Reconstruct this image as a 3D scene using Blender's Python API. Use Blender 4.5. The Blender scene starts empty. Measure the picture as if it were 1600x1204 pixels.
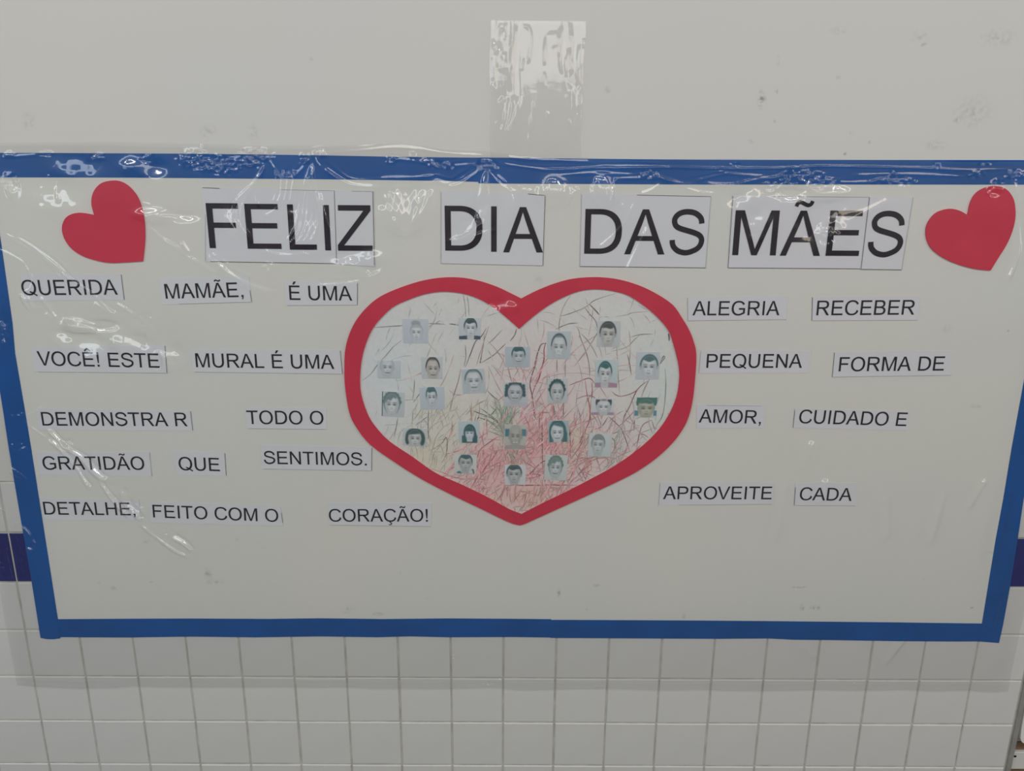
import bpy, math, random
import numpy as np
from mathutils import Vector, Matrix
from mathutils.geometry import tessellate_polygon

random.seed(7)
rng = np.random.default_rng(7)
SC = bpy.context.scene
COL = SC.collection

# ------------------------------------------------------------------ camera
# wall plane is y = 0, camera stands on the -y side; one wall tile is 0.1 m
T = 0.1
FPX, PITCH, YAW, ROLL = 1250.0, 0.27435, 0.0037, 0.00706
CX, CY, CZ = 9.07982, -13.26157, 9.56479
Z0 = 0.66            # height of the grout line used as origin
X0 = CX * T
CAM = Vector((0.0, CY * T, Z0 + CZ * T))

def cam_axes():
    cp, sp, cy, sy = math.cos(PITCH), math.sin(PITCH), math.cos(YAW), math.sin(YAW)
    f = Vector((sy * cp, cy * cp, -sp))
    r0 = Vector((cy, -sy, 0)); u0 = r0.cross(f)
    r = r0 * math.cos(ROLL) + u0 * math.sin(ROLL)
    u = -r0 * math.sin(ROLL) + u0 * math.cos(ROLL)
    return r, u, f
R_, U_, F_ = cam_axes()
cam_data = bpy.data.cameras.new('camera')
cam_data.sensor_fit = 'HORIZONTAL'; cam_data.sensor_width = 36.0
cam_data.lens = 36.0 * FPX / 1600.0
cam_data.clip_start = 0.05
cam = bpy.data.objects.new('camera', cam_data); COL.objects.link(cam)
M = Matrix((R_, U_, -F_)).transposed().to_4x4(); M.translation = CAM
cam.matrix_world = M
SC.camera = cam

def W(px, py, y=0.0):
    """photo pixel -> (x, z) on the wall-parallel plane at depth y"""
    d = F_ + R_ * ((px - 800.0) / FPX) + U_ * ((602.0 - py) / FPX)
    t = (y - CAM.y) / d.y
    p = CAM + d * t
    return p.x, p.z
def col_x(c): return c * T - X0
def row_z(r): return Z0 - r * T

# ------------------------------------------------------------------ world, lights, exposure
SC.view_settings.view_transform = 'Standard'
SC.view_settings.look = 'None'
SC.view_settings.gamma = 1.0
SC.view_settings.use_curve_mapping = False
SC.view_settings.exposure = -1.19
world = bpy.data.worlds.new('world'); SC.world = world; world.use_nodes = True
world.node_tree.nodes['Background'].inputs[0].default_value = (0.80, 0.90, 1.0, 1)
world.node_tree.nodes['Background'].inputs[1].default_value = 0.08

def area(name, loc, target, sx, sy, power, color):
    l = bpy.data.lights.new(name, 'AREA'); l.shape = 'RECTANGLE'; l.size = sx; l.size_y = sy
    l.energy = power; l.color = color
    o = bpy.data.objects.new(name, l); COL.objects.link(o)
    o.location = loc
    o.rotation_euler = (Vector(target) - Vector(loc)).to_track_quat('-Z', 'Y').to_euler()
    return o
WARM, COOL = (1.0, 0.86, 0.70), (0.84, 0.93, 1.0)
for wx, wc in ((-4.6, COOL), (-2.3, COOL), (0.0, (1, 0.97, 0.92)), (2.3, WARM), (4.6, (1, 0.97, 0.92))):
    area('window_light', (wx, -3.8, 2.28), (wx * .35, 0, 1.6), 1.95, 0.40, 26, wc)
area('side_glint_light_left', (-3.2, -1.7, 1.6), (0, 0, 1.2), 0.5, 1.2, 9, COOL)  # added light, no opening known there; makes upright film folds glint
area('side_glint_light_right', (3.4, -1.7, 1.7), (0, 0, 1.2), 0.5, 1.2, 8, (1, 0.95, 0.88))  # its added counterpart on the right, likewise no known opening
for tx in (-3.2, -1.6, 0.0, 1.6, 3.2):
    area('film_glint_light', (tx, -2.2, 2.95), (tx * .9, 0, 1.3), 1.35, 0.11, 28, (0.99, 0.985, 0.96))  # added narrow lights, no known lamps: film sparkle, steeper falloff down the wall

# ------------------------------------------------------------------ helpers
def srgb(r, g, b):
    def f(v):
        v /= 255.0
        return v / 12.92 if v <= 0.04045 else ((v + 0.055) / 1.055) ** 2.4
    return (f(r), f(g), f(b), 1.0)

def mat(name, color, rough=0.6, spec=0.3, noise=0.0, nscale=40, bump=0.0, bscale=200, vcol=None, sheen=0):
    m = bpy.data.materials.new(name); m.use_nodes = True
    nt = m.node_tree; b = nt.nodes['Principled BSDF']
    b.inputs['Base Color'].default_value = color
    b.inputs['Roughness'].default_value = rough
    b.inputs['Specular IOR Level'].default_value = spec
    tc = nt.nodes.new('ShaderNodeTexCoord')
    src = None
    if vcol:
        a = nt.nodes.new('ShaderNodeVertexColor'); a.layer_name = vcol
        src = a.outputs['Color']
        nt.links.new(src, b.inputs['Base Color'])
    if noise > 0:
        n = nt.nodes.new('ShaderNodeTexNoise'); n.inputs['Scale'].default_value = nscale
        n.inputs['Detail'].default_value = 4
        nt.links.new(tc.outputs['Object'], n.inputs['Vector'])
        mr = nt.nodes.new('ShaderNodeMapRange')
        mr.inputs['From Min'].default_value = 0.3; mr.inputs['From Max'].default_value = 0.7
        mr.inputs['To Min'].default_value = 1 - noise; mr.inputs['To Max'].default_value = 1 + noise
        nt.links.new(n.outputs['Fac'], mr.inputs['Value'])
        mx = nt.nodes.new('ShaderNodeVectorMath'); mx.operation = 'SCALE'
        if src is not None: nt.links.new(src, mx.inputs[0])
        else: mx.inputs[0].default_value = color[:3]
        nt.links.new(mr.outputs['Result'], mx.inputs['Scale'])
        nt.links.new(mx.outputs[0], b.inputs['Base Color'])
    if bump > 0:
        n2 = nt.nodes.new('ShaderNodeTexNoise'); n2.inputs['Scale'].default_value = bscale
        nt.links.new(tc.outputs['Object'], n2.inputs['Vector'])
        bp = nt.nodes.new('ShaderNodeBump'); bp.inputs['Strength'].default_value = bump
        bp.inputs['Distance'].default_value = 0.001
        nt.links.new(n2.outputs['Fac'], bp.inputs['Height'])
        nt.links.new(bp.outputs['Normal'], b.inputs['Normal'])
    return m

def link(o, parent=None):
    COL.objects.link(o)
    if parent is not None: o.parent = parent
    return o
def mesh_obj(name, verts, faces, material, parent=None, smooth=False):
    me = bpy.data.meshes.new(name)
    me.from_pydata(verts, [], faces); me.update()
    if material:
        for mm in (material if isinstance(material, list) else [material]): me.materials.append(mm)
    if smooth: me.polygons.foreach_set('use_smooth', [True] * len(me.polygons))
    return link(bpy.data.objects.new(name, me), parent)
def tag(o, label=None, cat=None, group=None, kind=None):
    if label: o['label'] = label
    if cat: o['category'] = cat
    if group: o['group'] = group
    if kind: o['kind'] = kind
    return o
def empty(name, loc=(0, 0, 0)):
    o = bpy.data.objects.new(name, None); o.empty_display_size = 0.02
    o.location = loc; COL.objects.link(o); return o

def catmull(pts, n=6, closed=True, sharp=()):
    out = []; N = len(pts)
    rngi = range(N if closed else N - 1)
    for i in rngi:
        p1 = np.array(pts[i]); p2 = np.array(pts[(i + 1) % N])
        p0 = np.array(pts[(i - 1) % N]) if (closed or i > 0) else p1
        p3 = np.array(pts[(i + 2) % N]) if (closed or i + 2 < N) else p2
        if i in sharp: p0 = 2 * p1 - p2
        if (i + 1) % N in sharp: p3 = 2 * p2 - p1
        for k in range(n):
            t = k / n
            q = 0.5 * ((2 * p1) + (-p0 + p2) * t + (2 * p0 - 5 * p1 + 4 * p2 - p3) * t * t + (-p0 + 3 * p1 - 3 * p2 + p3) * t ** 3)
            out.append((float(q[0]), float(q[1])))
    if not closed: out.append(tuple(map(float, pts[-1])))
    return out

def slab(name, outer, y_back, y_front, material, holes=(), parent=None, edge_mat=None):
    """flat cut-out piece of real thickness; outlines in wall (x, z)"""
    loops = [list(outer)] + [list(h) for h in holes]
    flat = [p for l in loops for p in l]
    tris = tessellate_polygon([[Vector((p[0], p[1], 0)) for p in l] for l in loops])
    n = len(flat)
    verts = [(p[0], y_front, p[1]) for p in flat] + [(p[0], y_back, p[1]) for p in flat]
    faces = []
    for t in tris:
        a, b, c = [Vector(flat[i]) for i in t]
        cr = (b - a).x * (c - a).y - (b - a).y * (c - a).x
        if abs(cr) < 1e-14: continue
        t = tuple(t) if cr > 0 else tuple(reversed(t))
        faces.append(t)
        faces.append(tuple(i + n for i in reversed(t)))
    base = 0
    for l in loops:
        k = len(l)
        for i in range(k):
            a, b = base + i, base + (i + 1) % k
            faces.append((a, b, b + n, a + n))
        base += k
    o = mesh_obj(name, verts, faces, material, parent)
    import bmesh
    bm = bmesh.new(); bm.from_mesh(o.data); bmesh.ops.recalc_face_normals(bm, faces=bm.faces); bm.to_mesh(o.data); bm.free()
    return o
def WP(pts, y=0.0): return [W(p[0], p[1], y) for p in pts]

def box(name, x0, x1, y0, y1, z0, z1, material, parent=None, bev=0.0):
    if bev <= 0:
        v = [(x, y, z) for x in (x0, x1) for y in (y0, y1) for z in (z0, z1)]
        f = [(0, 1, 3, 2), (4, 6, 7, 5), (0, 4, 5, 1), (2, 3, 7, 6), (0, 2, 6, 4), (1, 5, 7, 3)]
    else:
        v = [(x0, y1, z0), (x1, y1, z0), (x1, y1, z1), (x0, y1, z1),
             (x0, y0 + bev, z0), (x1, y0 + bev, z0), (x1, y0 + bev, z1), (x0, y0 + bev, z1),
             (x0 + bev, y0, z0 + bev), (x1 - bev, y0, z0 + bev), (x1 - bev, y0, z1 - bev), (x0 + bev, y0, z1 - bev)]
        f = [(8, 9, 10, 11), (3, 2, 1, 0)]
        for a in (0, 4):
            for i in range(4):
                j = (i + 1) % 4
                f.append((a + i, a + j, a + j + 4, a + i + 4))
    return mesh_obj(name, v, f, material, parent)

# smudge-capable wall material
def add_smudges(m, marks, base, tint=0.80):
    """marks: (x, z, rx, rz, strength) in wall metres; broken up by noise. dirt with a shape of its own"""
    nt = m.node_tree; b = nt.nodes['Principled BSDF']
    geo = nt.nodes.new('ShaderNodeNewGeometry')
    acc = None
    nz = nt.nodes.new('ShaderNodeTexNoise'); nz.inputs['Scale'].default_value = 130; nz.inputs['Detail'].default_value = 5
    nt.links.new(geo.outputs['Position'], nz.inputs['Vector'])
    nr = nt.nodes.new('ShaderNodeMapRange')
    nr.inputs['From Min'].default_value = 0.42; nr.inputs['From Max'].default_value = 0.66
    nt.links.new(nz.outputs['Fac'], nr.inputs['Value'])
    for (x, z, rx, rz, s) in marks:
        sub = nt.nodes.new('ShaderNodeVectorMath'); sub.operation = 'SUBTRACT'
        nt.links.new(geo.outputs['Position'], sub.inputs[0]); sub.inputs[1].default_value = (x, 0, z)
        mul = nt.nodes.new('ShaderNodeVectorMath'); mul.operation = 'MULTIPLY'
        nt.links.new(sub.outputs[0], mul.inputs[0]); mul.inputs[1].default_value = (1 / rx, 0, 1 / rz)
        ln = nt.nodes.new('ShaderNodeVectorMath'); ln.operation = 'LENGTH'
        nt.links.new(mul.outputs[0], ln.inputs[0])
        mr = nt.nodes.new('ShaderNodeMapRange')
        mr.inputs['From Min'].default_value = 0.0; mr.inputs['From Max'].default_value = 1.0
        mr.inputs['To Min'].default_value = s; mr.inputs['To Max'].default_value = 0.0
        nt.links.new(ln.outputs['Value'], mr.inputs['Value'])
        if acc is None: acc = mr.outputs['Result']
        else:
            ad = nt.nodes.new('ShaderNodeMath'); ad.operation = 'MAXIMUM'
            nt.links.new(acc, ad.inputs[0]); nt.links.new(mr.outputs['Result'], ad.inputs[1]); acc = ad.outputs[0]
    mm = nt.nodes.new('ShaderNodeMath'); mm.operation = 'MULTIPLY'
    nt.links.new(acc, mm.inputs[0]); nt.links.new(nr.outputs['Result'], mm.inputs[1])
    # broad uneven yellowing
    n2 = nt.nodes.new('ShaderNodeTexNoise'); n2.inputs['Scale'].default_value = 2.2; n2.inputs['Detail'].default_value = 3
    nt.links.new(geo.outputs['Position'], n2.inputs['Vector'])
    r2 = nt.nodes.new('ShaderNodeMapRange')
    r2.inputs['From Min'].default_value = 0.3; r2.inputs['From Max'].default_value = 0.7
    nt.links.new(n2.outputs['Fac'], r2.inputs['Value'])
    mixb = nt.nodes.new('ShaderNodeMix'); mixb.data_type = 'RGBA'
    nt.links.new(r2.outputs['Result'], mixb.inputs['Factor'])
    mixb.inputs['A'].default_value = (base[0] * 0.98, base[1] * 0.985, base[2] * 1.0, 1)
    mixb.inputs['B'].default_value = (base[0] * 1.015, base[1] * 1.0, base[2] * 0.975, 1)
    mixd = nt.nodes.new('ShaderNodeMix'); mixd.data_type = 'RGBA'
    nt.links.new(mm.outputs[0], mixd.inputs['Factor'])
    nt.links.new(mixb.outputs['Result'], mixd.inputs['A'])
    mixd.inputs['B'].default_value = (base[0] * 0.3, base[1] * 0.3, base[2] * 0.3, 1)
    nt.links.new(mixd.outputs['Result'], b.inputs['Base Color'])

PLASTER = (0.70, 0.695, 0.675, 1); PAPER = (0.79, 0.795, 0.755, 1)
m_plaster = mat('painted_plaster', PLASTER, 0.55, 0.25, bump=0.15, bscale=60)
m_board = mat('mural_paper', PAPER, 0.6, 0.2)
m_grout = mat('grout', (0.56, 0.55, 0.52, 1), 0.9, 0.1, noise=0.18, nscale=30)
m_tile = mat('white_glazed_tile', (0.725, 0.725, 0.71, 1), 0.28, 0.5, noise=0.03, nscale=8)
m_tile_blue = mat('navy_glazed_tile', (0.018, 0.024, 0.17, 1), 0.22, 0.4, noise=0.08, nscale=12)
m_tape = mat('blue_border', (0.006, 0.098, 0.36, 1), 0.6, 0.2, noise=0.10, nscale=10, bump=0.2, bscale=25)
m_red = mat('red_foam', (0.68, 0.048, 0.09, 1), 0.8, 0.08, noise=0.05, nscale=14, bump=0.1, bscale=600)
m_label = mat('printer_paper', (0.775, 0.785, 0.825, 1), 0.65, 0.2)
m_ink = mat('black_ink', (0.026, 0.021, 0.030, 1), 0.7, 0.1)
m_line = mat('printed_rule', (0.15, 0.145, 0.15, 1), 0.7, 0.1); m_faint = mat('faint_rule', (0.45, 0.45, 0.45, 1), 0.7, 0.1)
m_print = mat('photo_print', (0.5, 0.5, 0.5, 1), 0.5, 0.25, vcol='print')
m_crayon = mat('crayon', (0.5, 0.5, 0.5, 1), 0.8, 0.1, vcol='print', noise=0.22, nscale=900)
m_draw = mat('drawing_paper', (0.7, 0.7, 0.7, 1), 0.7, 0.15, vcol='print')
m_metal = mat('aluminium_trim', (0.44, 0.43, 0.41, 1), 0.5, 0.5, noise=0.12, nscale=30)
m_metal.node_tree.nodes['Principled BSDF'].inputs['Metallic'].default_value = 0.4
m_wood = mat('brown_wood', (0.23, 0.145, 0.085, 1), 0.6, 0.3, noise=0.2, nscale=25)
m_white = mat('white_enamel', (0.72, 0.72, 0.70, 1), 0.4, 0.4)
m_dark = mat('dark_hole', (0.01, 0.01, 0.01, 1), 0.8, 0.1)
m_floor = mat('floor_cement', (0.13, 0.125, 0.12, 1), 0.6, 0.3, noise=0.1, nscale=5)

# ------------------------------------------------------------------ structure
X_EDGE = col_x(19.02)                     # right end of the tiled wall
ZTOP = row_z(-4) + 0.001
wall = box('wall_back', col_x(-14), X_EDGE, 0.0, 0.15, ZTOP, 3.0, m_plaster); tag(wall, kind='structure')
marks = []
for px, py, rx, ry, s in [(1190, 155, 7, 14, .9), (1213, 143, 3, 5, 1.0), (1216, 95, 3, 9, .5), (1211, 190, 3, 5, .7),
        (1437, 58, 16, 10, .25), (1444, 70, 6, 3, .7), (1497, 187, 8, 6, .5), (1560, 60, 30, 14, .3), (1520, 175, 30, 25, .3),
        (1358, 222, 3, 3, 1.0), (1320, 240, 3, 3, .9), (1174, 220, 6, 4, .6), (1310, 48, 14, 6, .35), (1310, 120, 4, 5, .4),
        (45, 190, 10, 14, .3), (325, 205, 14, 10, .3), (395, 205, 10, 12, .3), (285, 108, 3, 3, .5), (488, 92, 5, 4, .4),
        (802, 117, 2.5, 4, .9), (950, 140, 5, 5, .4), (1460, 228, 20, 8, .35), (1330, 208, 4, 3, .5)]:
    x, z = W(px, py); marks.append((x, z, rx * .00125, ry * .00125, s))
add_smudges(m_plaster, marks, PLASTER)

tiled = box('wall_tiled', col_x(-14), X_EDGE, 0.0015, 0.15, 0.0, ZTOP - 0.001, m_grout); tag(tiled, kind='structure')
G = 0.0017
def tile_mesh(name, m, w=T):
    o = box(name, G, w - G, -0.0006, 0.004, G, T - G, m, None, bev=0.0011)
    me = o.data; bpy.data.objects.remove(o); return me
tm_w = tile_mesh('tile', m_tile); tm_b = tile_mesh('blue_tile', m_tile_blue)
for r in range(-4, 6):
    for c in range(-7, 19):
        blue = (r == -3)
        o = bpy.data.objects.new('tile', tm_b if blue else tm_w)
        o.location = (col_x(c) + rng.normal(0, .00025), float(rng.uniform(-.0002, .0002)), row_z(r + 1) + rng.normal(0, .00025))
        o.rotation_euler = (float(rng.uniform(-.003, .003)), 0, float(rng.uniform(-.003, .003)))
        link(o, tiled)
        if blue: o['label'] = 'navy blue tile'
floor = box('floor', -6, 6, -6.5, 0.0, -0.05, 0.0, m_floor); tag(floor, kind='structure')

# corner trim, and what shows of the doorway beyond it
tr = slab('trim_1', [(X_EDGE, 0), (X_EDGE + .0092, 0), (X_EDGE + .0092, 3.0), (X_EDGE, 3.0)], 0.02, -0.0025, m_metal)
tag(tr, kind='structure')
jamb = box('wall_right', X_EDGE + .0092, X_EDGE + .5, 0.012, 0.16, W(1590, 1157, .012)[1], 3.0, m_white); tag(jamb, kind='structure')
zb0 = W(1590, 1157, .012)[1]; zb1 = W(1590, 1173, .012)[1]; zb2 = W(1590, 1199.5, .012)[1]
fr = box('door_1', X_EDGE + .0092, X_EDGE + .5, 0.016, 0.16, 0.0, zb0, m_wood); tag(fr, kind='structure')
pl = empty('metal_plate', (X_EDGE + .10, 0.012, (zb1 + zb2) / 2))
tag(pl, 'white metal plate with a dark screw hole beside the brown wood', 'metal plate')
b_ = box('plate', -.0905, .10, -0.003, 0.004, zb2 - (zb1 + zb2) / 2, zb1 - (zb1 + zb2) / 2, m_white, pl, bev=.001)
hx, hz = W(1586, 1181, .009)
disc = [(hx + .0028 * math.cos(a), hz + .0024 * math.sin(a)) for a in [k * math.pi / 8 for k in range(16)]]
h_ = slab('screw_hole', [(p[0] - pl.location.x, p[1] - pl.location.z) for p in disc], -0.003, -0.0034, m_dark, parent=pl)
# rounded white switch cover beyond the trim
cv = empty('switch_cover', (W(1606, 1125, 0)[0], 0.008, W(1600, 1125)[1]))
tag(cv, 'white rounded plastic cover cut off by the right edge, above the brown wood', 'cover')
ox, oz = cv.location.x, cv.location.z
cp = [(1601, 1112), (1606, 1096), (1640, 1090), (1646, 1100), (1640, 1150), (1620, 1165), (1600, 1161), (1595, 1150)]
cp = catmull([W(a, b, -.004) for a, b in cp], 4)
m_cover = mat('white_plastic', (0.88, 0.86, 0.83, 1), 0.3, 0.5)
slab('cover_plate', [(p[0] - ox, p[1] - oz) for p in cp], 0.004, -0.012, m_cover, parent=cv)
scr = [(W(1620, 1080, -.01)[0] - ox + .003 * math.cos(a), W(1620, 1080, -.01)[1] - oz + .003 * math.sin(a)) for a in [k * math.pi / 6 for k in range(12)]]
slab('screw', scr, -0.012, -0.013, m_metal, parent=cv)

# ------------------------------------------------------------------ mural paper
mp = slab('mural_paper', WP([(-34, 256), (1674, 266), (1547, 986), (78, 980)]), -0.0013, -0.0018, m_board)
tag(mp, 'large off-white mural paper behind all the words and the heart', 'mural paper')
marks = []
for px, py, rx, ry, s in [(325, 895, 9, 12, .5), (334, 908, 20, 6, .4), (180, 918, 9, 5, .6), (155, 909, 6, 5, .3), (236, 908, 4, 3, .4),
        (590, 958, 12, 4, .6), (545, 952, 14, 10, .35), (668, 933, 4, 3, .6), (873, 925, 5, 8, .6), (932, 913, 6, 3, .6),
        (917, 951, 4, 2, .7), (1068, 961, 4, 6, .6), (1249, 916, 16, 2.2, 1.1), (1253, 948, 5, 7, .8), (1275, 948, 14, 5, .6),
        (1517, 948, 4, 3, .6), (1442, 904, 3, 3, .5), (1524, 634, 12, 3, .5), (1574, 517, 3, 3, .7), (1480, 512, 12, 8, .25),
        (413, 853, 3, 3, .6), (627, 894, 3, 3, .4), (230, 845, 8, 5, .3), (370, 842, 6, 5, .3), (1013, 893, 3, 3, .4),
        (1545, 862, 26, 3, .2), (840, 440, 12, 14, .22), (1245, 885, 4, 4, .35), (1370, 515, 10, 4, .2)]:
    x, z = W(px, py); marks.append((x, z, rx * .00122, ry * .0013, s))
add_smudges(m_board, marks, PAPER)

# ------------------------------------------------------------------ blue border pieces
def border(pts, label, yf=-0.0023):
    o = slab('border_strip', WP(pts), -0.0018, yf, m_tape)
    tag(o, label, 'border strip', 'blue border strips around the mural'); return o
border([(-75, 237.5), (0, 238.7), (100, 239), (200, 239.5), (300, 240), (400, 241.2), (500, 242.5), (600, 244.5), (700, 245.8), (751, 246.2),
        (749, 284), (700, 282.5), (600, 281), (500, 279.8), (400, 279), (300, 278), (200, 277.3), (100, 277), (0, 277), (-62, 276)],
       'blue border strip along the top, left piece above FELIZ')
border([(749, 246), (800, 246.3), (900, 247.6), (1000, 248.7), (1100, 249.3), (1200, 249.6), (1400, 249.8), (1600, 250), (1695, 251),
        (1688, 289), (1600, 288.2), (1400, 288), (1200, 288), (1100, 288), (1000, 287.6), (900, 287), (800, 286.6), (747.5, 286)],
       'blue border strip along the top, right piece above DAS', yf=-0.0025)
border([(-62, 277), (-13, 277), (3, 380), (20.6, 504), (24.7, 551), (31.9, 593), (39.9, 640), (49.8, 700), (71.8, 840), (91.4, 966), (96, 991),
        (95, 995.5), (85, 997), (74, 996.8), (64.5, 995), (50.7, 908), (36.5, 826), (24.6, 757), (13.5, 690), (6.6, 643.7), (0, 602.5), (-30, 420)],
       'blue border strip running down the left side', yf=-0.0026)
border([(1651, 288), (1688, 288), (1640, 540), (1600, 765.8), (1589, 839.7), (1576.7, 916), (1566, 975), (1559.7, 1002.8), (1528, 1000.3),
        (1531, 986), (1533.6, 971.5), (1554.8, 842), (1566.5, 779), (1579.5, 700), (1600, 587.5)],
       'blue border strip running down the right side', yf=-0.0026)
border([(90, 966), (200, 965.3), (300, 965), (420, 965.6), (500, 964.6), (600, 965.8), (700, 964.8), (800, 965.4), (861, 966), (862, 994.5),
        (800, 993.6), (700, 994), (640, 992.6), (590, 994), (500, 992.7), (400, 994.2), (300, 993), (200, 994.4), (96, 993.8), (88, 990)],
       'blue border strip along the bottom, left piece under CORAÇÃO')
border([(860, 967), (1000, 967.6), (1100, 968.2), (1200, 969), (1300, 970), (1400, 971), (1470, 972), (1536, 972.8), (1532, 1000.5),
        (1480, 1000.6), (1400, 1000), (1300, 998.4), (1240, 997.8), (1200, 995.8), (1120, 996.4), (1000, 995.8), (860, 995)],
       'blue border strip along the bottom, right piece under APROVEITE', yf=-0.0024)

# ------------------------------------------------------------------ lettering
def sup(cx, cy, rx, ry, a0, a1, n=20, e=2.25):
    out = []
    for k in range(n + 1):
        a = math.radians(a0 + (a1 - a0) * k / n)
        c, s = math.cos(a), math.sin(a)
        out.append((cx + rx * math.copysign(abs(c) ** (2 / e), c), cy + ry * math.copysign(abs(s) ** (2 / e), s)))
    return out
def stroke(pts, hw, n=5, smooth=True):
    c = catmull(pts, n, closed=False) if smooth else pts
    L, Rr = [], []
    for i, p in enumerate(c):
        a = c[max(0, i - 1)]; b = c[min(len(c) - 1, i + 1)]
        dx, dy = b[0] - a[0], b[1] - a[1]; d = math.hypot(dx, dy) or 1
        nx, ny = -dy / d * hw, dx / d * hw
        L.append((p[0] + nx, p[1] + ny)); Rr.append((p[0] - nx, p[1] - ny))
    return L + Rr[::-1]
GL = {}
def g(ch, adv, *polys): GL[ch] = (adv, [(p if isinstance(p, tuple) and p and isinstance(p[0], list) else (p, [])) for p in polys])
g('A', 1366, ([(-3, 0), (560, 1466), (769, 1466), (1369, 0), (1148, 0), (977, 444), (364, 444), (203, 0)], [[(420, 602), (917, 602), (764, 1008), (661, 1312), (580, 1040)]]))
g('B', 1366, ([(150, 0), (150, 1466)] + sup(740, 1092, 446, 374, 90, -55, 14) + [(1010, 770)] + sup(740, 412, 524, 412, 50, -90, 14),
   [[(344, 1297)] + sup(720, 1073, 275, 224, 90, -90, 12) + [(344, 849)], [(344, 677)] + sup(740, 425, 325, 252, 90, -90, 12) + [(344, 173)]]))
_co = sup(795, 733, 693, 758, 30, 332, 30); _ci = sup(800, 733, 500, 592, 332, 27, 30)
g('C', 1479, _co + [(1398, 465), (1204, 514)] + _ci)
g('Ç', 1479, _co + [(1398, 465), (1204, 514)] + _ci, stroke([(760, 0), (735, -110), (840, -135), (905, -215), (860, -320), (740, -360), (600, -345)], 48))
g('D', 1479, ([(158, 0), (158, 1466)] + sup(620, 733, 761, 733, 90, -90, 26, 2.35), [[(352, 1293)] + sup(620, 733, 561, 560, 90, -90, 26, 2.35) + [(352, 173)]]))
_e = [(162, 0), (162, 1466), (1222, 1466), (1222, 1293), (356, 1293), (356, 844), (1167, 844), (1167, 672), (356, 672), (356, 173), (1256, 173), (1256, 0)]
g('E', 1366, _e)
g('É', 1366, _e, [(520, 1560), (660, 1870), (900, 1870), (690, 1560)])
g('Ê', 1366, _e, stroke([(400, 1580), (690, 1840), (980, 1580)], 75, smooth=False))
g('F', 1251, [(168, 0), (168, 1466), (1157, 1466), (1157, 1293), (362, 1293), (362, 839), (1050, 839), (1050, 666), (362, 666), (362, 0)])
g('G', 1593, sup(805, 733, 705, 758, 32, 305, 30) + [(1360, 140), (1465, 204), (1465, 748), (844, 748), (844, 575), (1271, 575), (1271, 302)] + sup(810, 733, 508, 592, 305, 30, 26))
g('H', 1479, [(164, 0), (164, 1466), (358, 1466), (358, 864), (1119, 864), (1119, 1466), (1313, 1466), (1313, 0), (1119, 0), (1119, 691), (358, 691), (358, 0)])
g('I', 569, [(191, 0), (191, 1466), (385, 1466), (385, 0)])
g('L', 1139, [(150, 0), (150, 1466), (344, 1466), (344, 173), (1066, 173), (1066, 0)])
g('M', 1706, [(152, 0), (152, 1466), (444, 1466), (791, 428), (861, 206), (944, 446), (1295, 1466), (1556, 1466), (1556, 0), (1369, 0), (1369, 1227), (943, 0), (768, 0), (344, 1248), (344, 0)])
g('N', 1479, [(156, 0), (156, 1466), (355, 1466), (1125, 315), (1125, 1466), (1311, 1466), (1311, 0), (1112, 0), (342, 1152), (342, 0)])
_o = (sup(800, 733, 701, 758, 0, 350, 35, 2.15), [sup(800, 733, 501, 592, 0, 350, 35, 2.15)])
g('O', 1593, _o)
g('Q', 1593, _o, [(868, 396), (824, 262), (1010, 205), (1150, 120), (1300, 10), (1489, -120), (1555, 15), (1400, 90), (1245, 200), (1080, 320)])
g('P', 1366, ([(158, 0), (158, 1466)] + sup(760, 1031, 514, 435, 90, -90, 18, 2.35) + [(352, 596), (352, 0)], [[(352, 1293)] + sup(760, 1031, 316, 262, 90, -90, 16, 2.35) + [(352, 769)]]))
g('R', 1479, ([(161, 0), (161, 1466)] + sup(830, 1058, 497, 408, 90, -90, 18, 2.35) + [(355, 650), (355, 0)], [[(355, 1304)] + sup(830, 1060, 297, 244, 90, -90, 16, 2.35) + [(355, 816)]]),
  [(560, 655), (720, 640), (800, 560), (900, 420), (1167, 0), (1410, 0), (1150, 400), (1040, 560), (960, 655)])
g('S', 1366, stroke([(1170, 1025), (1140, 1170), (1045, 1285), (890, 1372), (680, 1405), (480, 1382), (320, 1300), (235, 1180), (230, 1060), (290, 940), (430, 862), (680, 792), (930, 722), (1110, 640), (1192, 530), (1195, 400), (1130, 262), (990, 155), (710, 62), (440, 105), (270, 225), (200, 350), (183, 479)], 90, 4))
g('T', 1251, [(531, 0), (531, 1293), (48, 1293), (48, 1466), (1210, 1466), (1210, 1293), (725, 1293), (725, 0)])
g('U', 1479, [(161, 1466), (355, 1466), (355, 600)] + sup(737, 600, 382, 450, 180, 360, 20, 2.3) + [(1120, 1466), (1314, 1466), (1314, 600)] + sup(737, 600, 577, 625, 360, 180, 20, 2.3))
g('V', 1366, [(577, 0), (9, 1466), (219, 1466), (600, 401), (675, 160), (750, 401), (1146, 1466), (1344, 1466), (770, 0)])
g('Z', 1251, [(41, 0), (41, 180), (792, 1119), (924, 1293), (106, 1293), (106, 1466), (1156, 1466), (1156, 1293), (333, 276), (244, 173), (1180, 173), (1180, 0)])
_t = stroke([(400, 1600), (440, 1700), (540, 1735), (660, 1685), (790, 1640), (890, 1680), (930, 1775)], 62)
GL['Ã'] = (1366, GL['A'][1] + [(_t, [])])
g('!', 569, [(232, 363), (179, 1100), (179, 1466), (387, 1466), (387, 1100), (337, 363)], [(182, 0), (182, 205), (387, 205), (387, 0)])
g(',', 569, [(180, 0), (180, 205), (387, 205), (387, 0), (350, -130), (245, -255), (190, -180), (255, -110), (283, 0)])
g('.', 569, [(187, 0), (187, 205), (392, 205), (392, 0)])
GL[' '] = (569, [])
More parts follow.
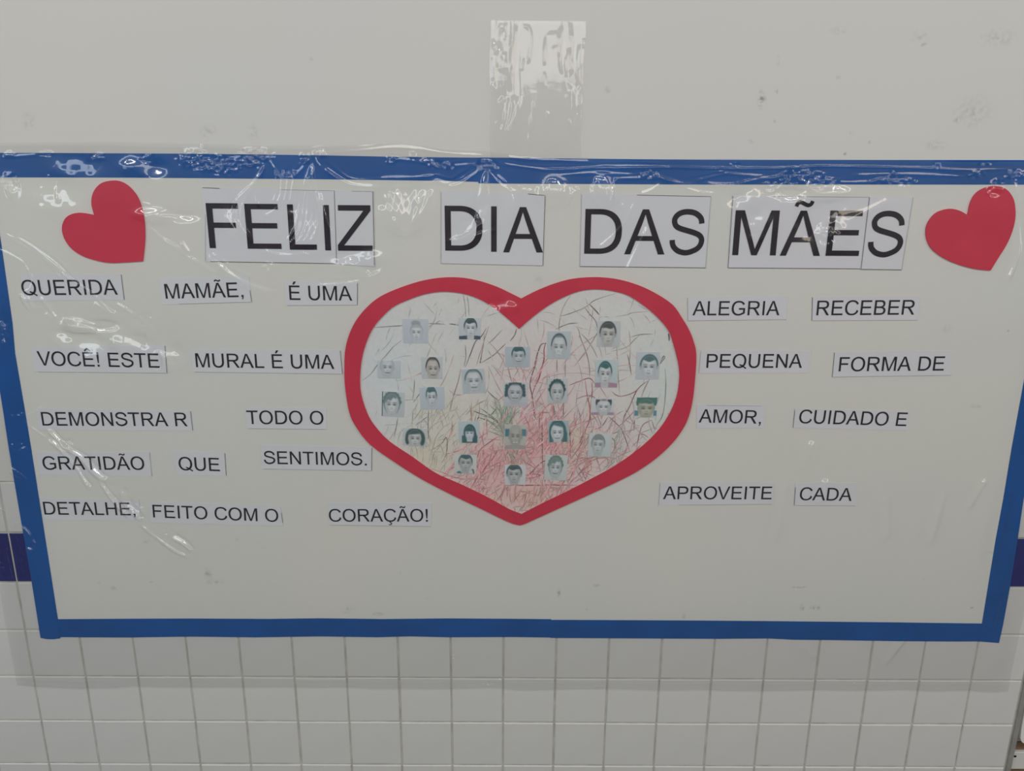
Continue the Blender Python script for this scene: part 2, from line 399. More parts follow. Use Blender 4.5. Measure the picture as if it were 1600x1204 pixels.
def dedupe(l):
    out = []
    for p in l:
        if not out or math.hypot(p[0] - out[-1][0], p[1] - out[-1][1]) > 1.0: out.append(p)
    if len(out) > 1 and math.hypot(out[0][0] - out[-1][0], out[0][1] - out[-1][1]) <= 1.0: out.pop()
    return out
GT = {}
def glyph(ch):
    if ch not in GT:
        vs, fs = [], []
        for outer, holes in GL[ch][1]:
            loops = [dedupe(outer)] + [dedupe(h) for h in holes]
            flat = [p for l in loops for p in l]
            for t in tessellate_polygon([[Vector((p[0], p[1], 0)) for p in l] for l in loops]):
                a, b, c = [flat[i] for i in t]
                cr = (b[0] - a[0]) * (c[1] - a[1]) - (b[1] - a[1]) * (c[0] - a[0])
                if abs(cr) < 1: continue
                fs.append(tuple(i + len(vs) for i in (t if cr > 0 else reversed(t))))
            vs += flat
        xs = [v[0] for v in vs] or [0]
        GT[ch] = (vs, fs, min(xs), max(xs))
    return GT[ch]
def text_mesh(name, word, a, b, y, parent, zs=None, off=(0, 0)):
    """word whose ink runs from wall point a to wall point b along its baseline"""
    x = 0; vs, fs = [], []; inkmin, inkmax = None, None; pos = []
    for i, ch in enumerate(word):
        gv, gf, g0, g1 = glyph(ch)
        if gv:
            if inkmin is None: inkmin = x + g0
            inkmax = x + g1
        pos.append(x); x += GL[ch][0]
        nxt = word[i + 1] if i + 1 < len(word) else ''
        if (ch + nxt) in ('AV', 'VO', 'TA', 'OV', 'LT'): x -= 60
    A, B = Vector(a), Vector(b); L = (B - A).length; ux = (B - A) / L; uz = Vector((-ux.y, ux.x))
    s = L / (inkmax - inkmin); s2 = zs if zs else s
    for ch, px in zip(word, pos):
        gv, gf, _, _ = glyph(ch)
        n = len(vs)
        for (u, v) in gv:
            q = A + ux * ((u + px - inkmin) * s) + uz * (v * s2)
            vs.append((q.x - off[0], y, q.y - off[1]))
        fs += [tuple(i + n for i in f) for f in gf]
    return mesh_obj(name, vs, fs, m_ink, parent), s

def strip(name, quad, label, group, lift=0.0009, curl=0.0004, yb=-0.0018, cat='paper strip'):
    """paper label: curved sheet of small thickness whose right and lower rims stand off"""
    q = WP(quad); cx = sum(p[0] for p in q) / 4; cz = sum(p[1] for p in q) / 4
    root = empty(name, (cx, yb - 0.0001, cz)); tag(root, label, cat, group)
    nx, nz = 14, 5; th = 0.00022
    verts, faces = [], []
    sgn = [random.uniform(.2, 1.0) for _ in range(4)]
    for layer in (0, 1):
        for j in range(nz + 1):
            v = j / nz
            for i in range(nx + 1):
                u = i / nx
                p = [(q[0][k] * (1 - u) + q[1][k] * u) * (1 - v) + (q[3][k] * (1 - u) + q[2][k] * u) * v for k in (0, 1)]
                e = curl * (sgn[0] * max(0, (.12 - u) / .12) ** 2 + sgn[1] * max(0, (u - .88) / .12) ** 2 + .6 * sgn[2] * max(0, (.25 - v) / .25) ** 2 + .6 * sgn[3] * max(0, (v - .75) / .25) ** 2)
                y = -lift * .35 - e + (th if layer else 0)
                verts.append((p[0] - cx, min(y, -0.00005) if layer else y, p[1] - cz))
    N = (nx + 1) * (nz + 1)
    for j in range(nz):
        for i in range(nx):
            a = j * (nx + 1) + i
            faces.append((a, a + nx + 1, a + nx + 2, a + 1)); faces.append((N + a, N + a + 1, N + a + nx + 2, N + a + nx + 1))
    rim = [i for i in range(nx + 1)] + [j * (nx + 1) + nx for j in range(1, nz + 1)] + [nz * (nx + 1) + i for i in range(nx - 1, -1, -1)] + [j * (nx + 1) for j in range(nz - 1, 0, -1)]
    for k in range(len(rim)):
        a, b = rim[k], rim[(k + 1) % len(rim)]
        faces.append((a, b, b + N, a + N))
    sh = mesh_obj('sheet', verts, faces, m_label, root, smooth=False)
    return root, (cx, cz), yb - 0.0001 - lift * .35

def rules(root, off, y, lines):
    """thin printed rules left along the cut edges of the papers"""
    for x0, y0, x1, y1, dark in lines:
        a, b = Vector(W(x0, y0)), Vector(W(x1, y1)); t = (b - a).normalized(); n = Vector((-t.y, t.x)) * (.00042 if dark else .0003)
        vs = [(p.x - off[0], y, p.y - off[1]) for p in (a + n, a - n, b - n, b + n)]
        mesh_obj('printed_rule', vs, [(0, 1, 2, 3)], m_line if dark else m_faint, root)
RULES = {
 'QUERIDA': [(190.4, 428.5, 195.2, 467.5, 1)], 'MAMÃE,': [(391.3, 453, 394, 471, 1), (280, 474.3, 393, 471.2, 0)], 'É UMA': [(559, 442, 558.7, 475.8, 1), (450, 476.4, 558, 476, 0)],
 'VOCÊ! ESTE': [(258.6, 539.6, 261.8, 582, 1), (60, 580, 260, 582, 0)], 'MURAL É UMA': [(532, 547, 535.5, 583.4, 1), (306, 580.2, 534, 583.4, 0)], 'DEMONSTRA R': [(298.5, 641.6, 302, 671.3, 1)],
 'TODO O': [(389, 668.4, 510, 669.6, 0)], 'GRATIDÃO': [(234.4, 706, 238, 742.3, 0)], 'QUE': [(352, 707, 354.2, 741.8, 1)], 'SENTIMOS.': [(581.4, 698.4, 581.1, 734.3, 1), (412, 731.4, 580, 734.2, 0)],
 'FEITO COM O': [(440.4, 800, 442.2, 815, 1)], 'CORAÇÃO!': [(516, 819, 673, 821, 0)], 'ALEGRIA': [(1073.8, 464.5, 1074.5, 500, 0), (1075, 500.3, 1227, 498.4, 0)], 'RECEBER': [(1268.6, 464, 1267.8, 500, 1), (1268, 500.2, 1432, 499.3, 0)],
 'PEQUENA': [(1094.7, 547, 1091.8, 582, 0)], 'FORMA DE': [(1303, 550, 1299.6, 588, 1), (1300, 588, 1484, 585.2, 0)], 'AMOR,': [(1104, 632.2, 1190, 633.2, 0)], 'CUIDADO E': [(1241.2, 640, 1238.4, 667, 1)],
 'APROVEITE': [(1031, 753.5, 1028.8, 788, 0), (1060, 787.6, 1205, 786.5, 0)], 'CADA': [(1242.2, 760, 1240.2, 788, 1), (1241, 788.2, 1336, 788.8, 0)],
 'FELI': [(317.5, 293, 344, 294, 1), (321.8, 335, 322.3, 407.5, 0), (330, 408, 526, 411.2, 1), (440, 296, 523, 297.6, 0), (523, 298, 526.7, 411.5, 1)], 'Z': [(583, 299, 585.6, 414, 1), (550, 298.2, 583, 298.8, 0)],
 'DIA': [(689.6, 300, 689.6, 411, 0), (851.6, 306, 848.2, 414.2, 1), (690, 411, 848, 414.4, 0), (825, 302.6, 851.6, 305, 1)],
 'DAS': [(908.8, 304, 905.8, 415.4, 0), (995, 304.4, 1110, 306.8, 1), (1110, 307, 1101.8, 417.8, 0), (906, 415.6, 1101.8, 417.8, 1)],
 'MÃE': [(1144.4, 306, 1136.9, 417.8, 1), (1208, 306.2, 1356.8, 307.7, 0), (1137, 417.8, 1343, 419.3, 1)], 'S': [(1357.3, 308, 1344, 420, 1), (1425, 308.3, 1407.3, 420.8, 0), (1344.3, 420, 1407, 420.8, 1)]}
def word_strip(word, quad, base, label, group='word strips of the message'):
    root, off, ys = strip('word_strip', quad, label, group)
    a, b = W(*base[0]), W(*base[1])
    # lettering follows the sheet a hair in front of it
    o, s = text_mesh('printed_lettering', word, a, b, -0.00085, root, off=off)
    rules(root, off, -0.00092, RULES.get(word, []))
    return root
WS = [
 ('QUERIDA', [(32, 428), (190.5, 428), (196, 468), (38, 470)], [(36.9, 460.5), (185.6, 459.8)], 'paper strip reading QUERIDA, below the left small red heart'),
 ('MAMÃE,', [(249, 434), (389.5, 430), (394.8, 471.5), (254, 475.5)], [(260.3, 466), (381.5, 463.3)], 'paper strip reading MAMÃE with a comma, right of QUERIDA'),
 ('É UMA', [(445, 438), (559.5, 440), (559.5, 476.5), (447, 477)], [(453.3, 467.9), (551, 469)], 'short paper strip reading É UMA, just above the heart frame at its left'),
 ('VOCÊ! ESTE', [(50, 541), (259.3, 539), (262.5, 582.5), (54, 580)], [(61.3, 570), (250.8, 573.8)], 'paper strip reading VOCÊ! ESTE, below QUERIDA'),
 ('MURAL É UMA', [(297, 545), (532.8, 546.5), (536.3, 584), (303, 580.5)], [(307.5, 572.8), (523, 575.5)], 'long paper strip reading MURAL É UMA, left of the heart frame'),
 ('DEMONSTRA R', [(58, 637), (299.3, 641), (302.8, 672), (62, 671)], [(68, 663.8), (294.3, 664.8)], 'paper strip reading DEMONSTRA R with a stray gap before its last letter'),
 ('TODO O', [(383, 635), (511, 637), (511, 670.2), (387, 669)], [(387, 661.3), (506.4, 662.2)], 'paper strip reading TODO O, right of DEMONSTRA R'),
 ('GRATIDÃO', [(58, 706), (235, 705), (238.6, 743), (62, 741)], [(69.5, 732.5), (227.5, 732.8)], 'paper strip reading GRATIDÃO, crossed by a bright film glare'),
 ('QUE', [(271, 703), (352.6, 706), (354.8, 742.5), (277, 741)], [(280.8, 733.2), (344.5, 735)], 'short paper strip reading QUE, right of GRATIDÃO'),
 ('SENTIMOS.', [(407, 694), (582, 697.7), (581.7, 735), (410, 732)], [(413.7, 723.5), (573.5, 726)], 'paper strip reading SENTIMOS with a full stop, at the lower left of the heart frame'),
 ('DETALHE,', [(64.5, 777), (218, 780), (222, 812), (70, 811)], [(71, 802.5), (213, 803.8)], 'paper strip reading DETALHE, touching the left blue border'),
 ('FEITO COM O', [(232, 782), (439, 790), (443, 820.5), (237, 815)], [(240.5, 807), (435.8, 814)], 'paper strip reading FEITO COM O, bottom row of the message'),
 ('CORAÇÃO!', [(511.8, 784), (675, 785), (674, 821.5), (515, 819.5)], [(515, 813.5), (668.8, 813.5)], 'paper strip reading CORAÇÃO with an exclamation mark'),
 ('ALEGRIA', [(1073, 463.5), (1230, 461.5), (1228, 499), (1073.8, 501)], [(1081.3, 492), (1216.8, 491.8)], 'paper strip reading ALEGRIA, top right of the heart frame'),
 ('RECEBER', [(1268, 463), (1437, 461.5), (1432.5, 500), (1267, 501)], [(1274.5, 492), (1427, 490.8)], 'paper strip reading RECEBER, below MÃES'),
 ('PEQUENA', [(1094, 546), (1268, 547), (1262, 582), (1091, 582.5)], [(1103, 573.8), (1252, 573.8)], 'paper strip reading PEQUENA, beside the right of the heart frame'),
 ('FORMA DE', [(1302.5, 548.8), (1487, 547), (1485, 586), (1298.8, 588.8)], [(1309.3, 579.3), (1473, 578)], 'paper strip reading FORMA DE, right of PEQUENA'),
 ('AMOR,', [(1088, 631), (1196, 632.5), (1193, 667.5), (1088, 668)], [(1091, 659), (1187.9, 661)], 'paper strip reading AMOR with a comma, below PEQUENA'),
 ('CUIDADO E', [(1241, 637), (1420, 641.5), (1417.5, 672), (1237.5, 667.5)], [(1246.8, 660), (1414.5, 664.7)], 'paper strip reading CUIDADO E, tilting down to the right'),
 ('APROVEITE', [(1030.5, 752.5), (1209.5, 752), (1207.5, 787), (1028, 788.8)], [(1035.5, 778.6), (1204.5, 778.8)], 'paper strip reading APROVEITE, lower right of the heart tip'),
 ('CADA', [(1242, 753), (1338, 753), (1337, 789.3), (1239.5, 788.8)], [(1248, 780), (1329.5, 781.3)], 'short paper strip reading CADA, right of APROVEITE'),
]
for w in WS: word_strip(*w)

def title(quad, letters, label, lift=.0010, yb=-0.0018):
    root, off, ys = strip('title_sheet', quad, label, 'white sheets of the title', lift=lift, curl=0.0006, yb=yb, cat='paper sheet')
    rules(root, off, -0.0013 - .35 * max(0, lift - .0010), RULES[''.join(q[0] for q in letters)])
    for ch, l, r, capy in letters:
        xl, zl = W(*l); xr, _ = W(r[0], r[1]); _, zt = W(l[0], capy)
        zs = (zt - zl) / 1466.0
        slope = -0.0072
        o, s = text_mesh('letter', ch, (xl, zl), (xr, zl + (xr - xl) * slope * 0), -0.0012 - .35 * max(0, lift - .0010), root, zs=zs, off=off)
title([(316, 292), (523.7, 297), (527.7, 412), (321.5, 408.5)],
      [('F', (328.8, 387), (371.8, 317), 317), ('E', (388.1, 388), (440.8, 388), 318), ('L', (453.8, 389.5), (496, 390), 319), ('I', (509, 390.6), (518, 390.6), 320)],
      'white sheet with the large letters FELI, first of the title')
title([(522.8, 297), (583.8, 298), (586.5, 416), (527, 412.3)], [('Z', (529, 391), (583, 391), 320)], 'narrow white sheet with the large letter Z', lift=.0022)
title([(688.8, 297), (852.5, 304.5), (848.8, 415), (688.8, 411.5)],
      [('D', (696, 391), (754, 355), 321), ('I', (767.5, 392.7), (776, 393), 322), ('A', (786.3, 393.6), (848.3, 394.5), 323)],
      'white sheet with the large word DIA')
title([(908, 302), (1111, 306), (1102.5, 418.5), (905, 416)],
      [('D', (912.5, 395.8), (971.3, 360), 326), ('A', (975, 396.6), (1037.5, 397), 326.5), ('S', (1044.5, 397), (1099.5, 378), 327.3)],
      'white sheet with the large word DAS')
title([(1143.8, 305), (1357.7, 307), (1343.5, 420), (1136, 418.5)],
      [('M', (1143.3, 398), (1211, 399), 328), ('Ã', (1217.5, 398.8), (1280, 399), 328.5), ('E', (1288.8, 399), (1344, 370), 328.5)],
      'white sheet with the large letters MÃE')
title([(1357, 307), (1426, 307.5), (1408, 421.5), (1343, 420.8)], [('S', (1352.5, 400), (1410, 375), 330)], 'narrow white sheet with the large letter S beside the right red heart', lift=.0022)

# ------------------------------------------------------------------ red hearts
def heart(pts, sharp, label, yb=-0.0018, th=0.0026):
    c = catmull(WP(pts), 5, sharp=sharp)
    o = slab('paper_heart', c, yb, yb - th, m_red)
    tag(o, label, 'heart', 'small red hearts'); return o
heart([(149, 335.5), (145, 320), (145.5, 307.5), (150, 296), (160, 286), (175, 282), (189, 283), (202.5, 290.5), (215, 305), (222.5, 322.5), (227, 345), (228, 370), (226.3, 392.5), (224.5, 407.5),
       (200, 409), (175, 410), (155, 407), (132.5, 400), (115, 389), (104, 375), (99, 360), (100.5, 347.5), (107.5, 337.5), (120, 332.5), (132.5, 332.5)], (0, 13),
      'small red heart tilted to the left of FELIZ')
heart([(1510, 335.8), (1513.8, 317.5), (1521, 303.8), (1532.5, 295), (1546, 291), (1560, 291), (1572.5, 297.5), (1581, 310), (1584, 325), (1583.8, 342.5), (1578.8, 362.5), (1570, 382.5), (1557.5, 402.5), (1545.5, 422),
       (1522.5, 419.5), (1500, 413.8), (1477.5, 405), (1460, 393.8), (1450, 382.5), (1445, 367.5), (1446, 352.5), (1453.8, 338.8), (1465, 330), (1482.5, 325.8), (1497.5, 328.8)], (0, 13),
      'small red heart tilted to the right of the title')

RO = [(814.5, 465.6), (800.5, 458.7), (776.7, 447.4), (749.3, 438.3), (721.9, 433.2), (694.5, 432.8), (667, 436.4), (639.6, 443.8), (608.6, 455.6), (588.5, 466.6), (570.2, 483), (555.6, 502.2), (545.5, 524.2), (540, 548), (539, 575),
      (540, 602.7), (546.4, 642), (557.4, 665.7), (579.3, 693), (617.7, 720.5), (658, 746), (703.6, 769.8), (749.3, 791.8), (795, 813.7), (812, 818.6), (820.6, 816), (856, 800), (893.8, 783), (931, 766), (968.8, 748.4),
      (996.9, 733.4), (1025, 713.8), (1049.4, 691), (1066, 668.8), (1075.6, 648), (1082, 620), (1086, 579.4), (1086.9, 551), (1083, 532.5), (1075.6, 513.8), (1064.4, 495), (1051, 476), (1028.8, 460.3), (1002.5, 447), (974.4, 437.8),
      (950, 433.5), (923.8, 432.4), (893.8, 435), (865.6, 442.5), (837.5, 453.8)]
RI = [(811.3, 512.5), (785.9, 490.4), (767.6, 476.7), (745.6, 464.8), (721.9, 457.5), (694.5, 454.7), (668.9, 457.5), (645, 464.8), (617.7, 476.7), (601.3, 490.4), (584.8, 509.5), (573.9, 531.5), (566.5, 557), (563.3, 584.5),
      (564.7, 613.7), (575.7, 647.4), (590.3, 669.3), (610.4, 689.4), (643.3, 711.4), (679.9, 737), (716.4, 753.4), (758.4, 773.5), (795, 793.6), (815, 801.5), (846.9, 785), (884.4, 767), (921.9, 747.5), (959.4, 726.9),
      (996.9, 700.6), (1025, 674.4), (1043.8, 648), (1056, 620), (1060.6, 592.5), (1059.7, 570), (1053, 541.9), (1043.8, 515.6), (1025, 493), (1002.5, 474.4), (980, 460.3), (955.6, 453.4), (929.4, 451), (905, 454), (878.8, 464), (852.5, 479), (828, 497.8)]
ring = slab('heart_frame', catmull(WP(RO), 4, sharp=(0, 24)), -0.0025, -0.0050, m_red, holes=[catmull(WP(RI), 4, sharp=(0, 23))])
tag(ring, 'large red heart-shaped frame around the crayon drawing and the faces', 'heart frame')

# ------------------------------------------------------------------ crayon drawing (two sheets under the frame)
ROm = catmull([((a[0] * 1.0), a[1]) for a in RO], 3, sharp=(0, 24))
mid = np.array([((p[0] - 813) * .975 + 813, (p[1] - 612) * .975 + 612 + (3 if False else 0)) for p in ROm])
def inside(px, py, poly):
    px = np.asarray(px, float); py = np.asarray(py, float); c = np.zeros(px.shape, bool)
    x, y = poly[:, 0], poly[:, 1]; j = len(x) - 1
    for i in range(len(x)):
        with np.errstate(divide='ignore', invalid='ignore'):
            t = ((y[i] > py) != (y[j] > py)) & (px < (x[j] - x[i]) * (py - y[i]) / (y[j] - y[i] + 1e-12) + x[i])
        c ^= t; j = i
    return c
def lin(c): 
    c = np.asarray(c, float) / 255.0
    return np.where(c <= 0.04045, c / 12.92, ((c + 0.055) / 1.055) ** 2.4)
def blobf(X, Y, cx, cy, rx, ry): return np.exp(-(((X - cx) / rx) ** 2 + ((Y - cy) / ry) ** 2))
# colours are stored as the paint's own reflectance; KREF maps "as seen in the photo" back to reflectance
KREF = 2.0
def sheet_grid(name, y0, y1, ydep, label):
    xs = np.arange(536, 1092, 3.0); ys = np.arange(y0, y1 + .1, 3.0)
    X, Y = np.meshgrid(xs, ys); ins = inside(X, Y, mid)
    base = np.array([170, 171, 170.]) * np.ones(X.shape + (3,))
    def blend(c, w):
        nonlocal base
        base = base * (1 - w[..., None]) + np.array(c, float) * w[..., None]
    nz = rng.random(X.shape)
    blend((178, 128, 126), .75 * blobf(X, Y, 845, 690, 60, 42))
    blend((182, 128, 128), .7 * blobf(X, Y, 765, 722, 46, 34))
    blend((180, 144, 138), .75 * blobf(X, Y, 820, 772, 90, 26))
    blend((176, 152, 150), .45 * blobf(X, Y, 850, 600, 90, 80))
    blend((176, 155, 152), .5 * blobf(X, Y, 930, 700, 70, 60))
    blend((168, 164, 142), .6 * blobf(X, Y, 672, 712, 46, 36))
    blend((156, 172, 150), .6 * blobf(X, Y, 785, 652, 26, 26))
    blend((170, 166, 146), .4 * blobf(X, Y, 700, 640, 60, 40))
    blend((166, 162, 136), .4 * blobf(X, Y, 900, 690, 20, 30))
    blend((166, 174, 178), .5 * blobf(X, Y, 600, 580, 60, 100))
    blend((164, 172, 170), .5 * blobf(X, Y, 1040, 600, 40, 100))
    base += (nz[..., None] - .5) * 5
    cols = lin(base) * KREF
    idx = -np.ones(X.shape, int); keep = ins
    vs = []; cs = []
    for j in range(X.shape[0]):
        for i in range(X.shape[1]):
            if keep[j, i]:
                idx[j, i] = len(vs); x, z = W(X[j, i], Y[j, i]); vs.append((x, ydep, z)); cs.append((*cols[j, i], 1))
    fs = []
    for j in range(X.shape[0] - 1):
        for i in range(X.shape[1] - 1):
            q = (idx[j, i], idx[j + 1, i], idx[j + 1, i + 1], idx[j, i + 1])
            if min(q) >= 0: fs.append(q)
    o = mesh_obj(name, vs, fs, m_draw)
    ca = o.data.color_attributes.new('print', 'FLOAT_COLOR', 'POINT'); ca.data.foreach_set('color', np.array(cs, 'f').ravel())
    sd = o.modifiers.new('thickness', 'SOLIDIFY'); sd.thickness = 0.0002; sd.offset = -1
    tag(o, label, 'drawing', 'crayon drawing sheets inside the heart frame'); return o
d_low = sheet_grid('crayon_drawing', 750, 815, -0.0021, 'lower crayon drawing sheet with red and orange scribbles at the tip of the heart')
d_up = sheet_grid('crayon_drawing', 432, 756, -0.0023, 'upper crayon drawing sheet with red, green and brown scribbles behind the face photos')

inner_poly = np.array(catmull(RI, 3, sharp=(0, 23)))
inner_poly = np.array([((p[0] - 813) * 1.008 + 813, (p[1] - 620) * 1.008 + 620) for p in inner_poly])
class Strokes:
    def __init__(s): s.v = []; s.f = []; s.c = []
    def add(s, pts, w, col, y, fade=True):
        pts = [p for p in pts]
        if len(pts) < 3: return
        P = np.array(pts, float)
        ok = inside(P[:, 0], P[:, 1], inner_poly)
        n = len(P)
        run = []
        for i in range(n + 1):
            if i < n and ok[i]: run.append(i); continue
            if len(run) > 2: s._emit(P[run], w, col, y, fade)
            run = []
    def _emit(s, P, w, col, y, fade):
        n = len(P); base = len(s.v)
        Q = [Vector(W(p[0], p[1])) for p in P]
        ph = random.random() * 6
        for i in range(n):
            a, b = Q[max(0, i - 1)], Q[min(n - 1, i + 1)]
            d = (b - a); d = d.normalized() if d.length > 0 else Vector((1, 0)); nn = Vector((-d.y, d.x))
            t = i / (n - 1); ww = w * .00125 * .5 * (min(1, .25 + 3 * t, .25 + 3 * (1 - t)))
            for sg in (1, -1):
                q = Q[i] + nn * ww * sg; s.v.append((q.x, y, q.y))
            k = 1.0 + .22 * math.sin(ph + i * .9)
            c = lin(np.array(col) * 1.0) * KREF * k
            s.c += [(*c, 1)] * 2
        for i in range(n - 1):
            a = base + 2 * i; s.f.append((a, a + 2, a + 3, a + 1))
    def build(s, name, parent, label):
        o = mesh_obj(name, s.v, s.f, m_crayon, parent)
        ca = o.data.color_attributes.new('print', 'FLOAT_COLOR', 'POINT'); ca.data.foreach_set('color', np.array(s.c, 'f').ravel())
        o['kind'] = 'stuff'; o['label'] = label
        return o
def curve_pts(x, y, ang, length, bend, n=9):
    pts = [(x, y)]; a = ang
    for k in range(n):
        a += bend / n + random.gauss(0, .03)
        x += math.cos(a) * length / n; y += math.sin(a) * length / n
        pts.append((x, y))
    return pts
RED, DRED, BRN, GRN, GRY, ORG, PINK = (160, 92, 98), (122, 82, 84), (124, 108, 98), (116, 124, 112), (118, 118, 118), (158, 118, 100), (176, 134, 136)
def jit(c, a=9):
    d = random.uniform(-a, a); k = .34
    return tuple(max(40, v * (1 - k) + 166 * k + d + random.uniform(-1.5, 1.5)) for v in c)
sr, sb, sg, slow = Strokes(), Strokes(), Strokes(), Strokes()
YS = -0.00255
kk = 0
def yy():
    global kk
    kk += 1
    return YS - (kk % 200) * 4e-7
# dense red areas
for cx, cy, sx, sy, n, a0 in [(838, 690, 30, 24, 150, -1.0), (762, 722, 26, 20, 110, -1.15), (730, 745, 24, 6, 30, -.6), (880, 740, 34, 16, 60, -1.0), (815, 640, 20, 40, 40, -1.3)]:
    for _ in range(n):
        sr.add(curve_pts(random.gauss(cx, sx), random.gauss(cy, sy), a0 + random.gauss(0, .38) + (math.pi if random.random() < .5 else 0), random.uniform(14, 52), random.gauss(0, .5)), random.uniform(.9, 1.9), jit(random.choice([RED, RED, PINK, (168, 112, 112)])), yy())
# loose dark red, long
for _ in range(130):
    x = random.gauss(860, 85); y = random.gauss(640, 70)
    sr.add(curve_pts(x, y, random.choice([-1.3, 1.35, 1.1, -.9, -.4]) + random.gauss(0, .35), random.uniform(18, 85), random.gauss(0, .7), 12), random.uniform(.7, 1.4), jit(random.choice([(150, 122, 120), (142, 112, 112), (156, 132, 128)])), yy())
for _ in range(120):
    x = random.uniform(850, 990); y = random.uniform(650, 745)
    sr.add(curve_pts(x, y, random.choice([-1.2, 1.2, -.8]) + random.gauss(0, .4), random.uniform(15, 60), random.gauss(0, .8), 10), random.uniform(.8, 1.5), jit(random.choice([(148, 108, 108), (160, 124, 120), (140, 118, 112)])), yy())
# thin grey-brown, everywhere
for _ in range(150):
    x = random.uniform(575, 1050); y = random.uniform(470, 740)
    sb.add(curve_pts(x, y, random.choice([-1.3, -1.5, 1.2, -.7, -.2]) + random.gauss(0, .3), random.uniform(10, 55), random.gauss(0, .6), 9), random.uniform(.6, 1.1), jit(random.choice([(146, 146, 142), (150, 146, 138), (140, 142, 142)]), 6), yy())
for _ in range(90):   # olive fan at lower left
    x = random.uniform(640, 740); y = random.uniform(650, 745)
    sb.add(curve_pts(x, y, -1.2 + random.gauss(0, .35), random.uniform(15, 50), random.gauss(0, .5), 8), random.uniform(.7, 1.2), jit((146, 142, 124), 7), yy())
# green fan
for _ in range(70):
    a = random.gauss(-1.5, .55); l = random.uniform(14, 42)
    sg.add(curve_pts(788 + random.gauss(0, 5), 668 + random.gauss(0, 14), a, l, random.gauss(0, .3), 7), random.uniform(.8, 1.5), jit(random.choice([GRN, (124, 138, 118), (96, 112, 96)]), 8), yy())
for _ in range(30):
    sg.add(curve_pts(random.gauss(800, 14), random.gauss(705, 10), 1.2 + random.gauss(0, .2), random.uniform(14, 32), 0, 6), random.uniform(.8, 1.4), jit((122, 116, 98), 8), yy())
for _ in range(22):
    sg.add(curve_pts(random.gauss(955, 12), random.gauss(716, 14), -1.4 + random.gauss(0, .3), random.uniform(12, 36), .2, 6), 1.0, jit((120, 132, 118), 8), yy())
